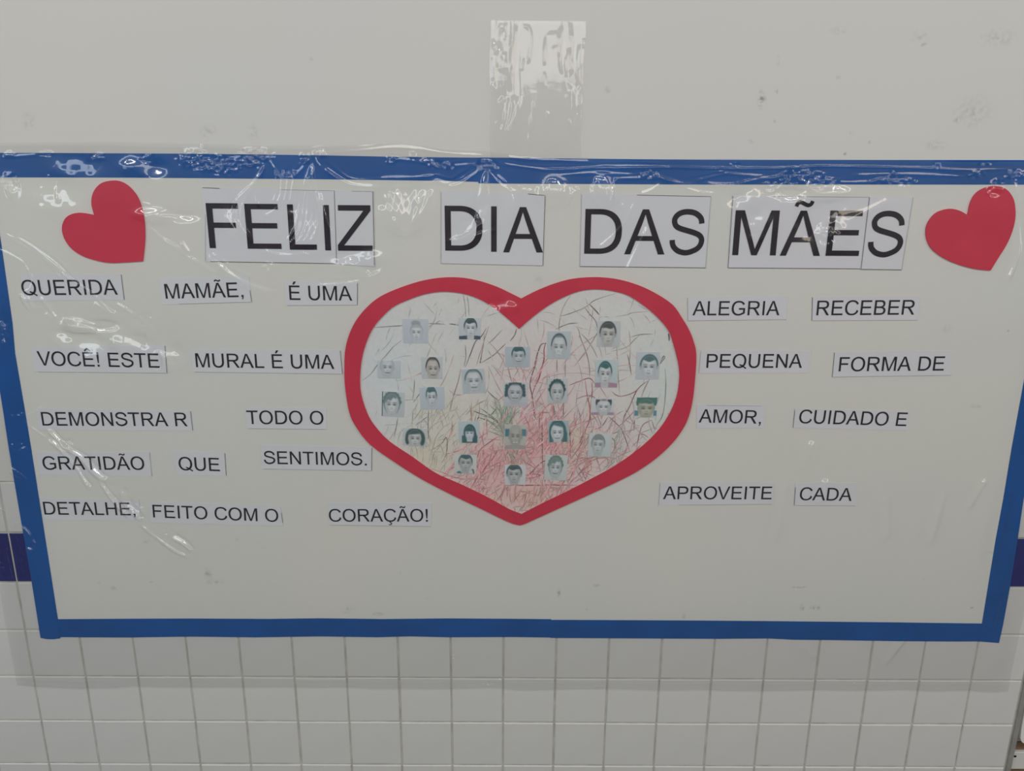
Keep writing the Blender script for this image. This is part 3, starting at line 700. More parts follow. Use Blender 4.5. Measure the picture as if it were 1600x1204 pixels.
# traced, most visible strokes
TR = [
 (sb, (112, 112, 110), 1.3, [(585, 511), (614, 509), (630, 508)]), (sb, (120, 120, 118), 1.3, [(669, 505), (680, 505), (696, 506)]),
 (sb, (130, 130, 128), .9, [(669, 510), (680, 505), (688, 500)]), (sb, (100, 102, 104), 1.5, [(702, 505.5), (709, 506), (717, 507.5)]),
 (sb, (125, 125, 122), 1.1, [(566, 594), (580, 583), (591, 568), (604, 554), (615, 541), (628, 531)]),
 (sb, (128, 126, 122), 1.0, [(724, 460), (727, 478), (728, 495)]), (sb, (128, 126, 122), 1.0, [(730, 462), (732, 475), (733, 493)]),
 (sb, (105, 92, 92), 1.4, [(760, 512), (752, 525), (743, 533), (735, 553), (727, 573)]), (sb, (118, 106, 104), 1.0, [(753, 555), (750, 566), (755, 540), (757, 520)]),
 (sb, (116, 104, 104), 1.2, [(750, 567), (770, 555), (783, 543), (790, 536)]), (sb, (108, 92, 92), 1.3, [(807, 513), (804, 523), (797, 532)]),
 (sb, (120, 116, 112), 1.0, [(785, 514), (772, 528), (762, 537)]), (sb, (118, 116, 114), 1.1, [(727, 538), (728, 556), (725, 572)]),
 (sr, (132, 76, 84), 1.7, [(853, 534), (850, 545), (850, 560), (846, 575), (842, 590), (835, 605), (830, 622)]), (sr, (108, 76, 82), 1.5, [(854, 536), (846, 537), (841, 548), (837, 562), (833, 580)]),
 (sr, (110, 84, 86), 1.4, [(840, 558), (836, 572), (832, 582), (828, 600), (832, 620), (834, 640), (837, 655), (842, 669)]),
 (sb, (112, 104, 104), 1.2, [(913, 479), (921, 490), (930, 500), (933, 512)]), (sb, (100, 92, 94), 1.5, [(920, 474), (928, 482), (937, 492)]),
 (sb, (120, 116, 114), 1.1, [(875, 493), (888, 490), (913, 480), (930, 468), (962, 458)]), (sb, (112, 110, 108), 1.3, [(868, 514), (878, 509), (890, 505), (903, 504)]),
 (sb, (120, 112, 108), 1.2, [(904, 517), (908, 530), (914, 545), (919, 562), (921, 577), (921, 588)]), (sb, (126, 118, 114), 1.1, [(907, 520), (917, 530), (927, 545), (933, 558)]),
 (sb, (128, 128, 124), 1.0, [(962, 494), (980, 491), (987, 488), (1012, 486)]), (sb, (118, 118, 114), 1.1, [(985, 526), (1000, 522), (1020, 521)]), (sb, (126, 126, 122), 1.0, [(955, 548), (978, 542), (990, 531), (1000, 522)]),
 (sb, (110, 104, 104), 1.3, [(980, 553), (983, 565), (986, 585)]), (sb, (100, 100, 102), 1.3, [(1031, 567), (1036, 556), (1038, 558), (1031, 568)]),
 (sb, (92, 86, 98), 2.0, [(1044, 520), (1045, 526), (1045, 532)]), (sb, (118, 126, 118), 1.2, [(1039, 575), (1040, 600), (1038, 630), (1034, 650), (1026, 663)]),
 (sr, (122, 96, 94), 1.5, [(1012, 594), (1001, 602), (993, 612), (983, 635), (975, 650), (972, 668)]), (sr, (130, 104, 100), 1.3, [(955, 610), (962, 616), (972, 618), (990, 612), (1000, 602)]),
 (sr, (124, 98, 96), 1.3, [(889, 601), (905, 595), (921, 590), (930, 600)]), (sr, (130, 104, 102), 1.3, [(900, 623), (912, 618), (925, 618), (933, 625)]),
 (sr, (138, 84, 86), 1.5, [(914, 592), (917, 615), (921, 635), (921, 655), (915, 670), (909, 690), (900, 705), (885, 725)]), (sr, (126, 88, 86), 1.4, [(913, 672), (906, 690), (898, 700)]),
 (sr, (118, 92, 88), 1.4, [(890, 668), (891, 690), (891, 715)]), (sr, (140, 100, 98), 1.3, [(925, 595), (925, 615), (922, 640), (924, 665)]),
 (sr, (120, 92, 92), 1.4, [(951, 650), (962, 660), (972, 672), (984, 705)]), (sr, (128, 98, 96), 1.3, [(939, 648), (939, 660), (938, 668)]), (sr, (128, 98, 96), 1.3, [(928, 670), (940, 665), (950, 650)]),
 (sb, (110, 98, 100), 1.4, [(991, 655), (990, 672)]), (sr, (130, 98, 98), 1.3, [(1018, 655), (1004, 663), (998, 680), (994, 700)]), (sb, (120, 112, 112), 1.3, [(1018, 655), (1022, 668), (1026, 668)]),
 (sr, (134, 104, 102), 1.2, [(998, 677), (1006, 678), (1013, 683)]), (sg, (106, 116, 104), 1.6, [(953, 681), (960, 688), (960, 700), (958, 705)]),
 (sg, (98, 106, 92), 1.5, [(737, 640), (750, 645), (768, 652), (780, 662)]), (sg, (98, 106, 92), 1.5, [(751, 637), (765, 647), (778, 658), (783, 670)]), (sg, (98, 106, 92), 1.5, [(747, 651), (762, 656), (776, 663)]),
 (sg, (104, 100, 92), 1.3, [(760, 608), (770, 618), (779, 626), (782, 640), (784, 668)]), (sg, (104, 100, 92), 1.3, [(780, 630), (772, 642), (765, 648), (755, 650)]),
 (sb, (108, 106, 98), 1.2, [(673, 703), (690, 692), (697, 682), (699, 690), (697, 710), (690, 722)]), (sb, (112, 106, 104), 1.3, [(670, 640), (669, 660), (670, 685)]), (sb, (116, 112, 108), 1.1, [(649, 664), (660, 656), (668, 650)]),
 (sb, (120, 116, 112), 1.2, [(622, 651), (619, 668), (616, 682)]), (sb, (116, 112, 108), 1.1, [(646, 628), (656, 614)]), (sb, (122, 118, 112), 1.1, [(648, 592), (647, 610), (645, 622)]),
 (sb, (122, 110, 108), 1.1, [(720, 575), (716, 595), (708, 620), (704, 640)]), (sr, (146, 92, 94), 1.5, [(780, 680), (765, 690), (750, 702), (746, 715)]), (sr, (136, 84, 88), 1.8, [(778, 702), (768, 718), (758, 730), (750, 745)]),
 (sr, (128, 84, 88), 1.6, [(862, 700), (858, 715), (845, 722), (832, 735), (822, 745)]), (sr, (140, 96, 96), 1.4, [(891, 722), (905, 715), (916, 715), (926, 722)]), (sr, (134, 96, 94), 1.5, [(926, 722), (912, 732), (905, 740)]),
 (sr, (130, 90, 92), 1.4, [(903, 728), (910, 738), (915, 748)]), (sr, (140, 84, 90), 1.6, [(822, 746), (835, 745), (850, 738)]), (sr, (120, 90, 92), 1.4, [(897, 728), (893, 742), (886, 752)]),
 (sr, (116, 86, 86), 1.4, [(847, 655), (847, 690), (848, 735)]), (sb, (110, 108, 104), 1.3, [(863, 628), (866, 640), (867, 655)]), (sb, (112, 108, 102), 1.3, [(881, 627), (880, 640), (880, 652)]),
 (sb, (122, 114, 110), 1.1, [(870, 560), (870, 580)]), (sb, (126, 120, 116), 1.1, [(883, 562), (883, 590)])]
for S, c, w, pts in TR:
    S.add([p for p in catmull(pts, 4, closed=False)], w, c, yy())
sr.build('crayon_scribble', d_up, 'red crayon scribbles'); sb.build('crayon_scribble', d_up, 'thin brown and grey crayon scribbles'); sg.build('crayon_scribble', d_up, 'green crayon scribbles')
YS = -0.00222
slow.add([(x, 757 + random.gauss(0, .4)) for x in range(790, 905, 7)], 1.8, (142, 88, 94), -0.00245)
for _ in range(210):
    x = random.uniform(700, 925); y = random.uniform(754, 800)
    c = random.choice([(156, 108, 104), (160, 118, 104), (146, 102, 96), (150, 118, 100)]) if 780 < x < 850 else random.choice([(160, 108, 106), (150, 98, 98), (168, 122, 118)])
    slow.add([p for p in curve_pts(x, y, random.choice([-1.1, -1.3, 1.5, -.5]) + random.gauss(0, .25), random.uniform(10, 34), random.gauss(0, .4), 7) if p[1] > 757.5], random.uniform(.8, 1.5), jit(c), -0.00245 - (_ % 100) * 4e-7)
slow.build('crayon_scribble', d_low, 'red and orange crayon scribbles')

# ------------------------------------------------------------------ face photos
TEAL, DK, GYH, FAIR = (62, 96, 98), (58, 64, 68), (112, 124, 126), (128, 140, 142)
# rect px x0,y0,x1,y1 ; rot ; bg ; skin ; hair ; style ; shirt ; face (cx,cy,rx,ry) in card units ; smile ; extras ; label
CARDS = [
 (629.8, 497.4, 668.7, 535.3, 0, (148, 158, 168), (170, 176, 182), FAIR, 'quiff', None, (.55, .56, .25, .33), 0, (), 'square photo of a fair-haired toddler, highest at the left of the heart'),
 (590.4, 562.2, 625.8, 590, 1, (150, 161, 167), (165, 172, 176), (124, 136, 140), 'thin', None, (.42, .40, .29, .50), 1, (), 'pale photo of a small child with thin hair, near the left rim of the heart'),
 (659.2, 556.7, 691, 590.5, 0, (152, 160, 164), (162, 158, 154), (66, 66, 68), 'pulled', None, (.54, .55, .32, .48), 1, (), 'photo of a warm-toned face with dark pulled-back hair'),
 (717, 496, 751, 529.5, 0, (152, 160, 166), (170, 176, 180), (50, 74, 78), 'short', (48, 66, 84), (.54, .47, .28, .42), 0, (), 'photo of a short-haired boy in a dark collar, below the frame top'),
 (789.7, 540.8, 828, 572.6, 0, (140, 152, 162), (156, 166, 172), (44, 88, 90), 'short', None, (.53, .46, .26, .44), 1, (), 'photo of a smiling dark-haired child below the notch of the heart'),
 (855, 516.4, 891.3, 559.7, 0, (146, 156, 162), (166, 172, 176), (72, 92, 98), 'pulled', None, (.50, .58, .31, .43), 2, (), 'tall photo of a broadly smiling child with pulled-back hair'),
 (933, 500.5, 968.5, 541, 0, (150, 158, 162), (160, 162, 160), (64, 72, 74), 'short', None, (.46, .52, .34, .44), 0, (), 'photo of a dark-haired boy with heavy brows, highest at the right'),
 (929.7, 560.7, 965, 604.4, 0, (148, 162, 166), (168, 172, 176), (48, 96, 98), 'short', (138, 104, 126), (.43, .52, .29, .40), 0, (), 'photo of a teal-haired child in a plum shirt, below the dark-browed boy'),
 (993.7, 548.8, 1030, 591.6, 0, (150, 158, 165), (170, 175, 180), (66, 104, 110), 'short', None, (.55, .55, .36, .40), 0, (), 'photo of a round-faced child beside the right rim of the heart'),
 (597, 611, 632, 649.8, 3, (148, 158, 162), (168, 174, 178), (92, 118, 120), 'curlytop', None, (.45, .52, .33, .44), 2, ('leftedge',), 'photo of a grinning curly-haired child with a dark left edge'),
 (656.7, 603.4, 694.6, 638.8, -2, (146, 158, 166), (164, 172, 178), (58, 98, 102), 'short', None, (.47, .46, .21, .43), 0, (), 'photo with a small narrow face and a peak of teal hair'),
 (629.8, 668, 667, 695.6, 3, (152, 158, 160), (162, 167, 168), (58, 86, 90), 'wavy', None, (.50, .58, .29, .50), 0, (), 'wide photo of a child with thick wavy hair, by the lower left rim'),
 (722.4, 575.4, 757.8, 613.3, -3, (144, 156, 162), (166, 173, 178), (86, 108, 114), 'pulled', None, (.50, .50, .36, .44), 1, (), 'tilted photo of a round face with hair tied back'),
 (787, 596, 824, 633.7, 0, (150, 158, 164), (158, 164, 170), (58, 86, 92), 'pigtails', (148, 148, 162), (.48, .44, .32, .38), 1, (), 'photo of a child with pigtails in a lilac top, mid heart'),
 (855.4, 590, 886.3, 628.8, -1, (148, 158, 162), (160, 166, 168), (50, 84, 86), 'curlyband', None, (.48, .56, .34, .42), 0, (), 'photo of a serious child with a rim of dark curls'),
 (856.4, 655.8, 888.8, 689.6, -2, (130, 146, 152), (170, 178, 184), (54, 102, 106), 'long', None, (.44, .56, .33, .44), 1, (), 'photo of a long-haired child with a side parting, lower middle'),
 (923, 621.4, 959, 647.3, 0, (158, 164, 168), (170, 174, 178), (70, 74, 80), 'tinytails', (132, 110, 130), (.55, .52, .30, .46), 2, (), 'wide photo of a laughing child in a purple shirt'),
 (919, 675.8, 955, 712, 2, (154, 164, 164), (158, 168, 170), (112, 124, 122), 'short', None, (.42, .50, .28, .40), 0, (), 'pale photo of a short-haired boy at the lower right of the heart'),
 (991, 619.4, 1026, 651, 0, (166, 168, 166), (152, 154, 138), (66, 112, 104), 'cap', None, (.52, .56, .40, .46), 0, ('blue_low',), 'photo of a greenish face under teal hair with blue patches, by the right rim'),
 (716.9, 657, 748.8, 690.9, 0, (142, 158, 164), (168, 176, 184), (50, 92, 94), 'fringe', None, (.53, .55, .24, .30), 0, (), 'photo of a long-haired child with a straight fringe'),
 (710, 708.8, 744.8, 738.7, 2, (160, 164, 164), (150, 156, 156), (54, 88, 92), 'short', (158, 160, 158), (.50, .44, .29, .42), 0, ('strap',), 'photo of a dark-haired child with a teal shoulder, lowest at the left'),
 (788.6, 662, 822, 701, 0, (148, 150, 144), (146, 148, 140), (134, 138, 126), 'thin', (138, 122, 118), (.50, .48, .30, .42), 2, ('blue_mid',), 'photo of a bald-looking child between two blue patches'),
 (788.6, 724.8, 821.4, 756, 0, (162, 166, 170), (150, 156, 158), (58, 84, 88), 'short', None, (.45, .48, .34, .44), 0, (), 'photo of a close-cropped boy near the tip of the heart'),
 (851, 709.8, 885.7, 748.7, 2, (154, 162, 162), (158, 168, 172), (96, 124, 116), 'curlytop', None, (.48, .50, .28, .40), 1, (), 'photo of a child with fluffy light hair, lower right of the tip'),
]
def sstep(a, b, x):
    t = np.clip((x - a) / (b - a), 0, 1); return t * t * (3 - 2 * t)
def paint(bg, skin, hair, style, shirt, face, smile, extras, nx, ny, asp, seed):
    r = np.random.default_rng(seed)
    U, V = np.meshgrid(np.linspace(0, 1, nx), np.linspace(0, 1, ny))
    img = np.ones((ny, nx, 3)) * np.array(bg, float)
    img += (V[..., None] - .5) * -6
    cx, cy, rx, ry = face
    X = (U - cx) / rx; Y = (V - cy) / ry
    s = .09
    def put(mask, c, a=1.0):
        nonlocal img
        m = np.clip(mask, 0, 1)[..., None] * a
        img = img * (1 - m) + np.array(c, float) * m
    def ell(x, y, ex, ey, soft=.18):
        return 1 - sstep(1 - soft, 1 + soft, np.sqrt(((X - x) / ex) ** 2 + ((Y - y) / ey) ** 2))
    if 'blue_mid' in extras:
        put((sstep(.0, .03, U) * (1 - sstep(.20, .24, U))) * sstep(.14, .2, V) * (1 - sstep(.46, .5, V)), (52, 104, 120))
        put(sstep(.78, .82, U) * sstep(.16, .2, V) * (1 - sstep(.44, .48, V)), (62, 110, 126))
    if 'blue_low' in extras:
        put(sstep(.64, .68, V) * (1 - sstep(.90, .95, V)) * ((1 - sstep(.16, .2, U)) + sstep(.84, .88, U)), (66, 116, 136))
        put(sstep(.90, .93, U) * (1 - sstep(.3, .34, V)), (66, 112, 104))
    # hair behind the head
    if style in ('long', 'fringe'):
        put(ell(.05, -.1, 1.28, 1.32, .08) , hair)
        put((np.abs(X - .1) < 1.35) * sstep(-.2, .1, Y) * (1 - sstep(1.2, 1.6, np.abs(X - .15))), hair, .95)
        if style == 'fringe': put((np.abs(X) < 1.6) * sstep(.2, .5, Y) * (1 - sstep(1.55, 1.75, np.abs(X))), hair, .9)
    elif style in ('wavy',):
        put(ell(.02, -.35, 1.35, .85, .12), hair)
        put(ell(-1.05, .1, .35, .62, .2), hair); put(ell(1.1, .05, .42, .72, .2), hair)
    elif style in ('curlyband', 'pigtails', 'curlytop', 'tinytails'):
        put(ell(0, -.15, 1.14, 1.05, .1), hair, 1 if style != 'tinytails' else .25)
        kk_ = {'curlyband': 9, 'pigtails': 5, 'curlytop': 9, 'tinytails': 2}[style]
        for k in range(kk_):
            a = math.pi * (1 + (k + .5) / kk_)
            put(ell(1.1 * math.cos(a), -.1 + 1.02 * math.sin(a), .25, .2, .3), hair)
        if style == 'pigtails':
            for sx in (-1, 1):
                for k in range(4): put(ell(sx * (1.12 + .03 * k), -.75 + .33 * k, .22, .22, .3), hair)
        if style == 'tinytails':
            for sx in (-1, 1):
                put(ell(sx * 1.05, -.65, .14, .4, .3), hair)
    elif style == 'quiff':
        put(ell(-.1, -1.18, .75, .34, .3), hair, .9); put(ell(0, -.2, 1.06, .95, .12), hair, .7)
    elif style == 'cap':
        put(ell(0, -.65, 1.15, .6, .12), hair); put((np.abs(X) < 1.1) * (Y < -.3) * (Y > -1.2), hair)
    else:
        put(ell(0, -.16, 1.12, 1.03, .08) * (1 - sstep(-.05 if style != 'pulled' else .1, .3, Y)), hair, .45 if style == 'thin' else 1)
        for sx in (-1, 1): put(ell(sx * .98, .08, .14, .2, .3), np.array(skin) * .86)
    # shirt, neck
    if shirt is not None:
        put(sstep(.78, .82, V + .22 * (1 - np.clip(np.abs(U - cx) / .45, 0, 1)) * 0 - .10 * np.abs(U - cx)), shirt, .95)
    put((1 - sstep(.52, .62, np.abs(X))) * sstep(.55, .7, Y) * (1 - sstep(1.25, 1.4, Y)), np.array(skin) * .93)
    if 'strap' in extras:
        put(ell(-.95, 1.45, .42, .42), (52, 110, 112)); put(ell(1.15, 1.2, .28, .5) * (1 - ell(.95, 1.35, .25, .5)), (86, 92, 96))
    # face
    w = 1 - .22 * np.clip(Y, 0, 1) ** 1.5
    fm = 1 - sstep(.93, 1.07, np.sqrt((X / w) ** 2 * 1.08 + (Y) ** 2))
    put(fm, skin)
    put(fm * sstep(.35, 1.0, np.abs(X)), np.array(skin) * .86, .7)
    put(fm * sstep(.55, 1.0, Y), np.array(skin) * .84, .8)
    put(ell(.1, -.25, .45, .35, .6), np.array(skin) * 1.05, .5)
    # hair line
    if style in ('short', 'cap'):
        put(fm * (1 - sstep(-.58, -.46, Y + .18 * np.abs(X) ** 2 + .05 * np.sin(X * 5 + seed))), hair, .95)
        put(fm * sstep(.86, .97, np.abs(X)) * (1 - sstep(.0, .25, Y)), hair, .85)
    elif style == 'fringe':
        put(fm * (1 - sstep(-.38, -.2, Y)), hair, .97); put(fm * sstep(.75, .95, np.abs(X)), hair, .8)
    elif style == 'long':
        put(fm * (1 - sstep(-.85, -.6, Y - .2 * X)), hair, .95); put(fm * sstep(.8, .95, X), hair, .95)
    elif style == 'curlytop':
        put(fm * (1 - sstep(-.62, -.4, Y - .3 * X * (1 if seed % 2 else -1) + .08 * np.sin(X * 9))), hair, .9)
    elif style == 'wavy':
        put(fm * (1 - sstep(-.6, -.42, Y + .1 * X)), hair, .95)
    elif style == 'quiff':
        put(fm * (1 - sstep(-.70, -.5, Y)), hair, .55)
    elif style in ('pulled', 'thin', 'pigtails', 'curlyband', 'tinytails'):
        put(fm * (1 - sstep(-.98, -.72, Y)), hair, .8 if style != 'thin' else .35)
    # features
    eye = np.array(hair) * .5 + np.array([40, 45, 50]) * .5 if sum(hair) < 320 else np.array([78, 86, 92.])
    tx = r.uniform(-.06, .08)
    for sx in (-1, 1):
        put(ell(sx * .40 + tx, -.04, .30, .15, .9), np.array(skin) * .80, .8)
        put(ell(sx * .40 + tx, 0, .19, .075, .6), eye, .9)
        put(ell(sx * .42 + tx, -.21 + .02 * sx, .28, .055, .8), np.array(skin) * .66, .8)
        put(ell(sx * .10 + tx, .33, .07, .05, .8), np.array(skin) * .68, .8)
        put(ell(sx * .62, .35, .22, .5, .9), np.array(skin) * .87, .6)
        put(ell(sx * .34 + tx, .22, .2, .14, .9), np.array(skin) * 1.05, .6)
    put(ell(tx, .15, .08, .22, .8), np.array(skin) * 1.06, .5)
    if smile == 0:
        put(ell(tx, .58, .26, .06, .7), np.array(skin) * .70, .8); put(ell(tx, .68, .2, .05, .7), np.array(skin) * .86, .6)
    else:
        cyv = Y - (.60 - .22 * (X - tx) ** 2)
        mk = (1 - sstep(.30, .46, np.abs(X - tx))) 
        put(mk * (1 - sstep(.05, .10, np.abs(cyv))), np.array(skin) * .64, .85)
        if smile == 2: put(mk * (1 - sstep(.02, .055, np.abs(cyv + .01))), (196, 200, 204), .95)
        for sx in (-1, 1): put(ell(sx * .5 + tx, .45, .08, .2, .8), np.array(skin) * .86, .5)
    if 'leftedge' in extras: put(1 - sstep(.02, .05, U), (60, 68, 72))
    g_ = img.mean(2, keepdims=True); img = g_ + (img - g_) * .72
    img += r.normal(0, 1.6, img.shape)
    return np.clip(img, 20, 235)
def card(spec, seed):
    x0, y0, x1, y1, rot, bg, skin, hair, style, shirt, face, smile, extras, label = spec
    skin = tuple(v * .96 for v in skin); hair = tuple(v * .92 for v in hair)
    q = WP([(x0, y0), (x1, y0), (x1, y1), (x0, y1)])
    cx, cz = sum(p[0] for p in q) / 4, sum(p[1] for p in q) / 4
    w = ((q[1][0] - q[0][0]) + (q[2][0] - q[3][0])) / 2; h = ((q[0][1] - q[3][1]) + (q[1][1] - q[2][1])) / 2
    root = empty('face_photo', (cx, -0.0027, cz)); tag(root, label, 'photo', 'small face photos inside the heart')
    root.rotation_euler = (0, math.radians(rot), 0)
    b = box('photo_paper', -w / 2, w / 2, -0.0004, 0.0, -h / 2, h / 2, m_label, root)
    nx, ny = 46, max(30, int(46 * h / w))
    img = paint(bg, skin, hair, style, shirt, face, smile, extras, nx, ny, h / w, seed)
    xs = np.linspace(-w / 2 * .985, w / 2 * .985, nx); zs = np.linspace(h / 2 * .985, -h / 2 * .985, ny)
    vs = [(float(x), -0.00046, float(z)) for z in zs for x in xs]
    fs = [(j * nx + i, (j + 1) * nx + i, (j + 1) * nx + i + 1, j * nx + i + 1) for j in range(ny - 1) for i in range(nx - 1)]
    o = mesh_obj('portrait_print', vs, fs, m_print, root)
    cols = np.ones((ny * nx, 4), 'f'); cols[:, :3] = np.clip(lin(img.reshape(-1, 3)) * KREF, 0, .9)
    ca = o.data.color_attributes.new('print', 'FLOAT_COLOR', 'POINT'); ca.data.foreach_set('color', cols.ravel())
for k, s_ in enumerate(CARDS): card(s_, k + 3)

# ------------------------------------------------------------------ clear plastic film with wrinkles
def film_material(name, rough, haze, gain=2.2):
    m = bpy.data.materials.new(name); m.use_nodes = True; nt = m.node_tree; nt.nodes.clear()
    out = nt.nodes.new('ShaderNodeOutputMaterial')
    tr_ = nt.nodes.new('ShaderNodeBsdfTransparent'); tr_.inputs['Color'].default_value = (0.995, 0.995, 0.995, 1)
    gl = nt.nodes.new('ShaderNodeBsdfAnisotropic') if False else nt.nodes.new('ShaderNodeBsdfGlossy')
    gl.inputs['Roughness'].default_value = rough
    df = nt.nodes.new('ShaderNodeBsdfDiffuse'); df.inputs['Color'].default_value = (0.75, 0.76, 0.78, 1)
    fr_ = nt.nodes.new('ShaderNodeFresnel'); gb = nt.nodes.new('ShaderNodeNewGeometry'); im = nt.nodes.new('ShaderNodeMapRange')
    im.inputs['To Min'].default_value = 1.52; im.inputs['To Max'].default_value = 1 / 1.52   # same reflectance from either face of the sheet
    nt.links.new(gb.outputs['Backfacing'], im.inputs['Value']); nt.links.new(im.outputs['Result'], fr_.inputs['IOR'])
    ml = nt.nodes.new('ShaderNodeMath'); ml.operation = 'MULTIPLY'; ml.inputs[1].default_value = gain; ml.use_clamp = True
    # fine relief of the stretched film
    tc = nt.nodes.new('ShaderNodeTexCoord')
    nz = nt.nodes.new('ShaderNodeTexNoise'); nz.inputs['Scale'].default_value = 55; nz.inputs['Detail'].default_value = 2
    nt.links.new(tc.outputs['Object'], nz.inputs['Vector'])
    bp = nt.nodes.new('ShaderNodeBump'); bp.inputs['Strength'].default_value = 0.14; bp.inputs['Distance'].default_value = 0.0012
    nt.links.new(nz.outputs['Fac'], bp.inputs['Height'])
    nt.links.new(bp.outputs['Normal'], gl.inputs['Normal'])
    m1 = nt.nodes.new('ShaderNodeMixShader'); m1.inputs['Fac'].default_value = haze
    nt.links.new(tr_.outputs[0], m1.inputs[1]); nt.links.new(df.outputs[0], m1.inputs[2])
    m2 = nt.nodes.new('ShaderNodeMixShader')
    nt.links.new(fr_.outputs[0], ml.inputs[0]); nt.links.new(ml.outputs[0], m2.inputs['Fac'])
    g2 = nt.nodes.new('ShaderNodeBsdfGlossy'); g2.inputs['Roughness'].default_value = min(.5, rough * 4)
    nt.links.new(bp.outputs['Normal'], g2.inputs['Normal'])
    mg = nt.nodes.new('ShaderNodeMixShader'); mg.inputs['Fac'].default_value = 0.35
    nt.links.new(gl.outputs[0], mg.inputs[1]); nt.links.new(g2.outputs[0], mg.inputs[2])
    nt.links.new(m1.outputs[0], m2.inputs[1]); nt.links.new(mg.outputs[0], m2.inputs[2])
    nt.links.new(m2.outputs[0], out.inputs['Surface'])
    return m
m_film = film_material('clear_film', 0.085, 0.012)
m_strip = film_material('clear_tape', 0.07, 0.02, 1.5)
YF = -0.0085

def smooth_noise(nx, nz, cell, seed):
    r = np.random.default_rng(seed); gx, gz = int(nx / cell) + 3, int(nz / cell) + 3
    gr = r.normal(0, 1, (gz, gx))
    x = np.arange(nx) / cell; z = np.arange(nz) / cell
    xi, zi = x.astype(int), z.astype(int); fx, fz = x - xi, z - zi
    fx = fx * fx * (3 - 2 * fx); fz = fz * fz * (3 - 2 * fz)
    a = gr[zi][:, xi]; b = gr[zi][:, xi + 1]; c = gr[zi + 1][:, xi]; d = gr[zi + 1][:, xi + 1]
    return (a * (1 - fx) + b * fx) * (1 - fz)[:, None] + (c * (1 - fx) + d * fx) * fz[:, None]

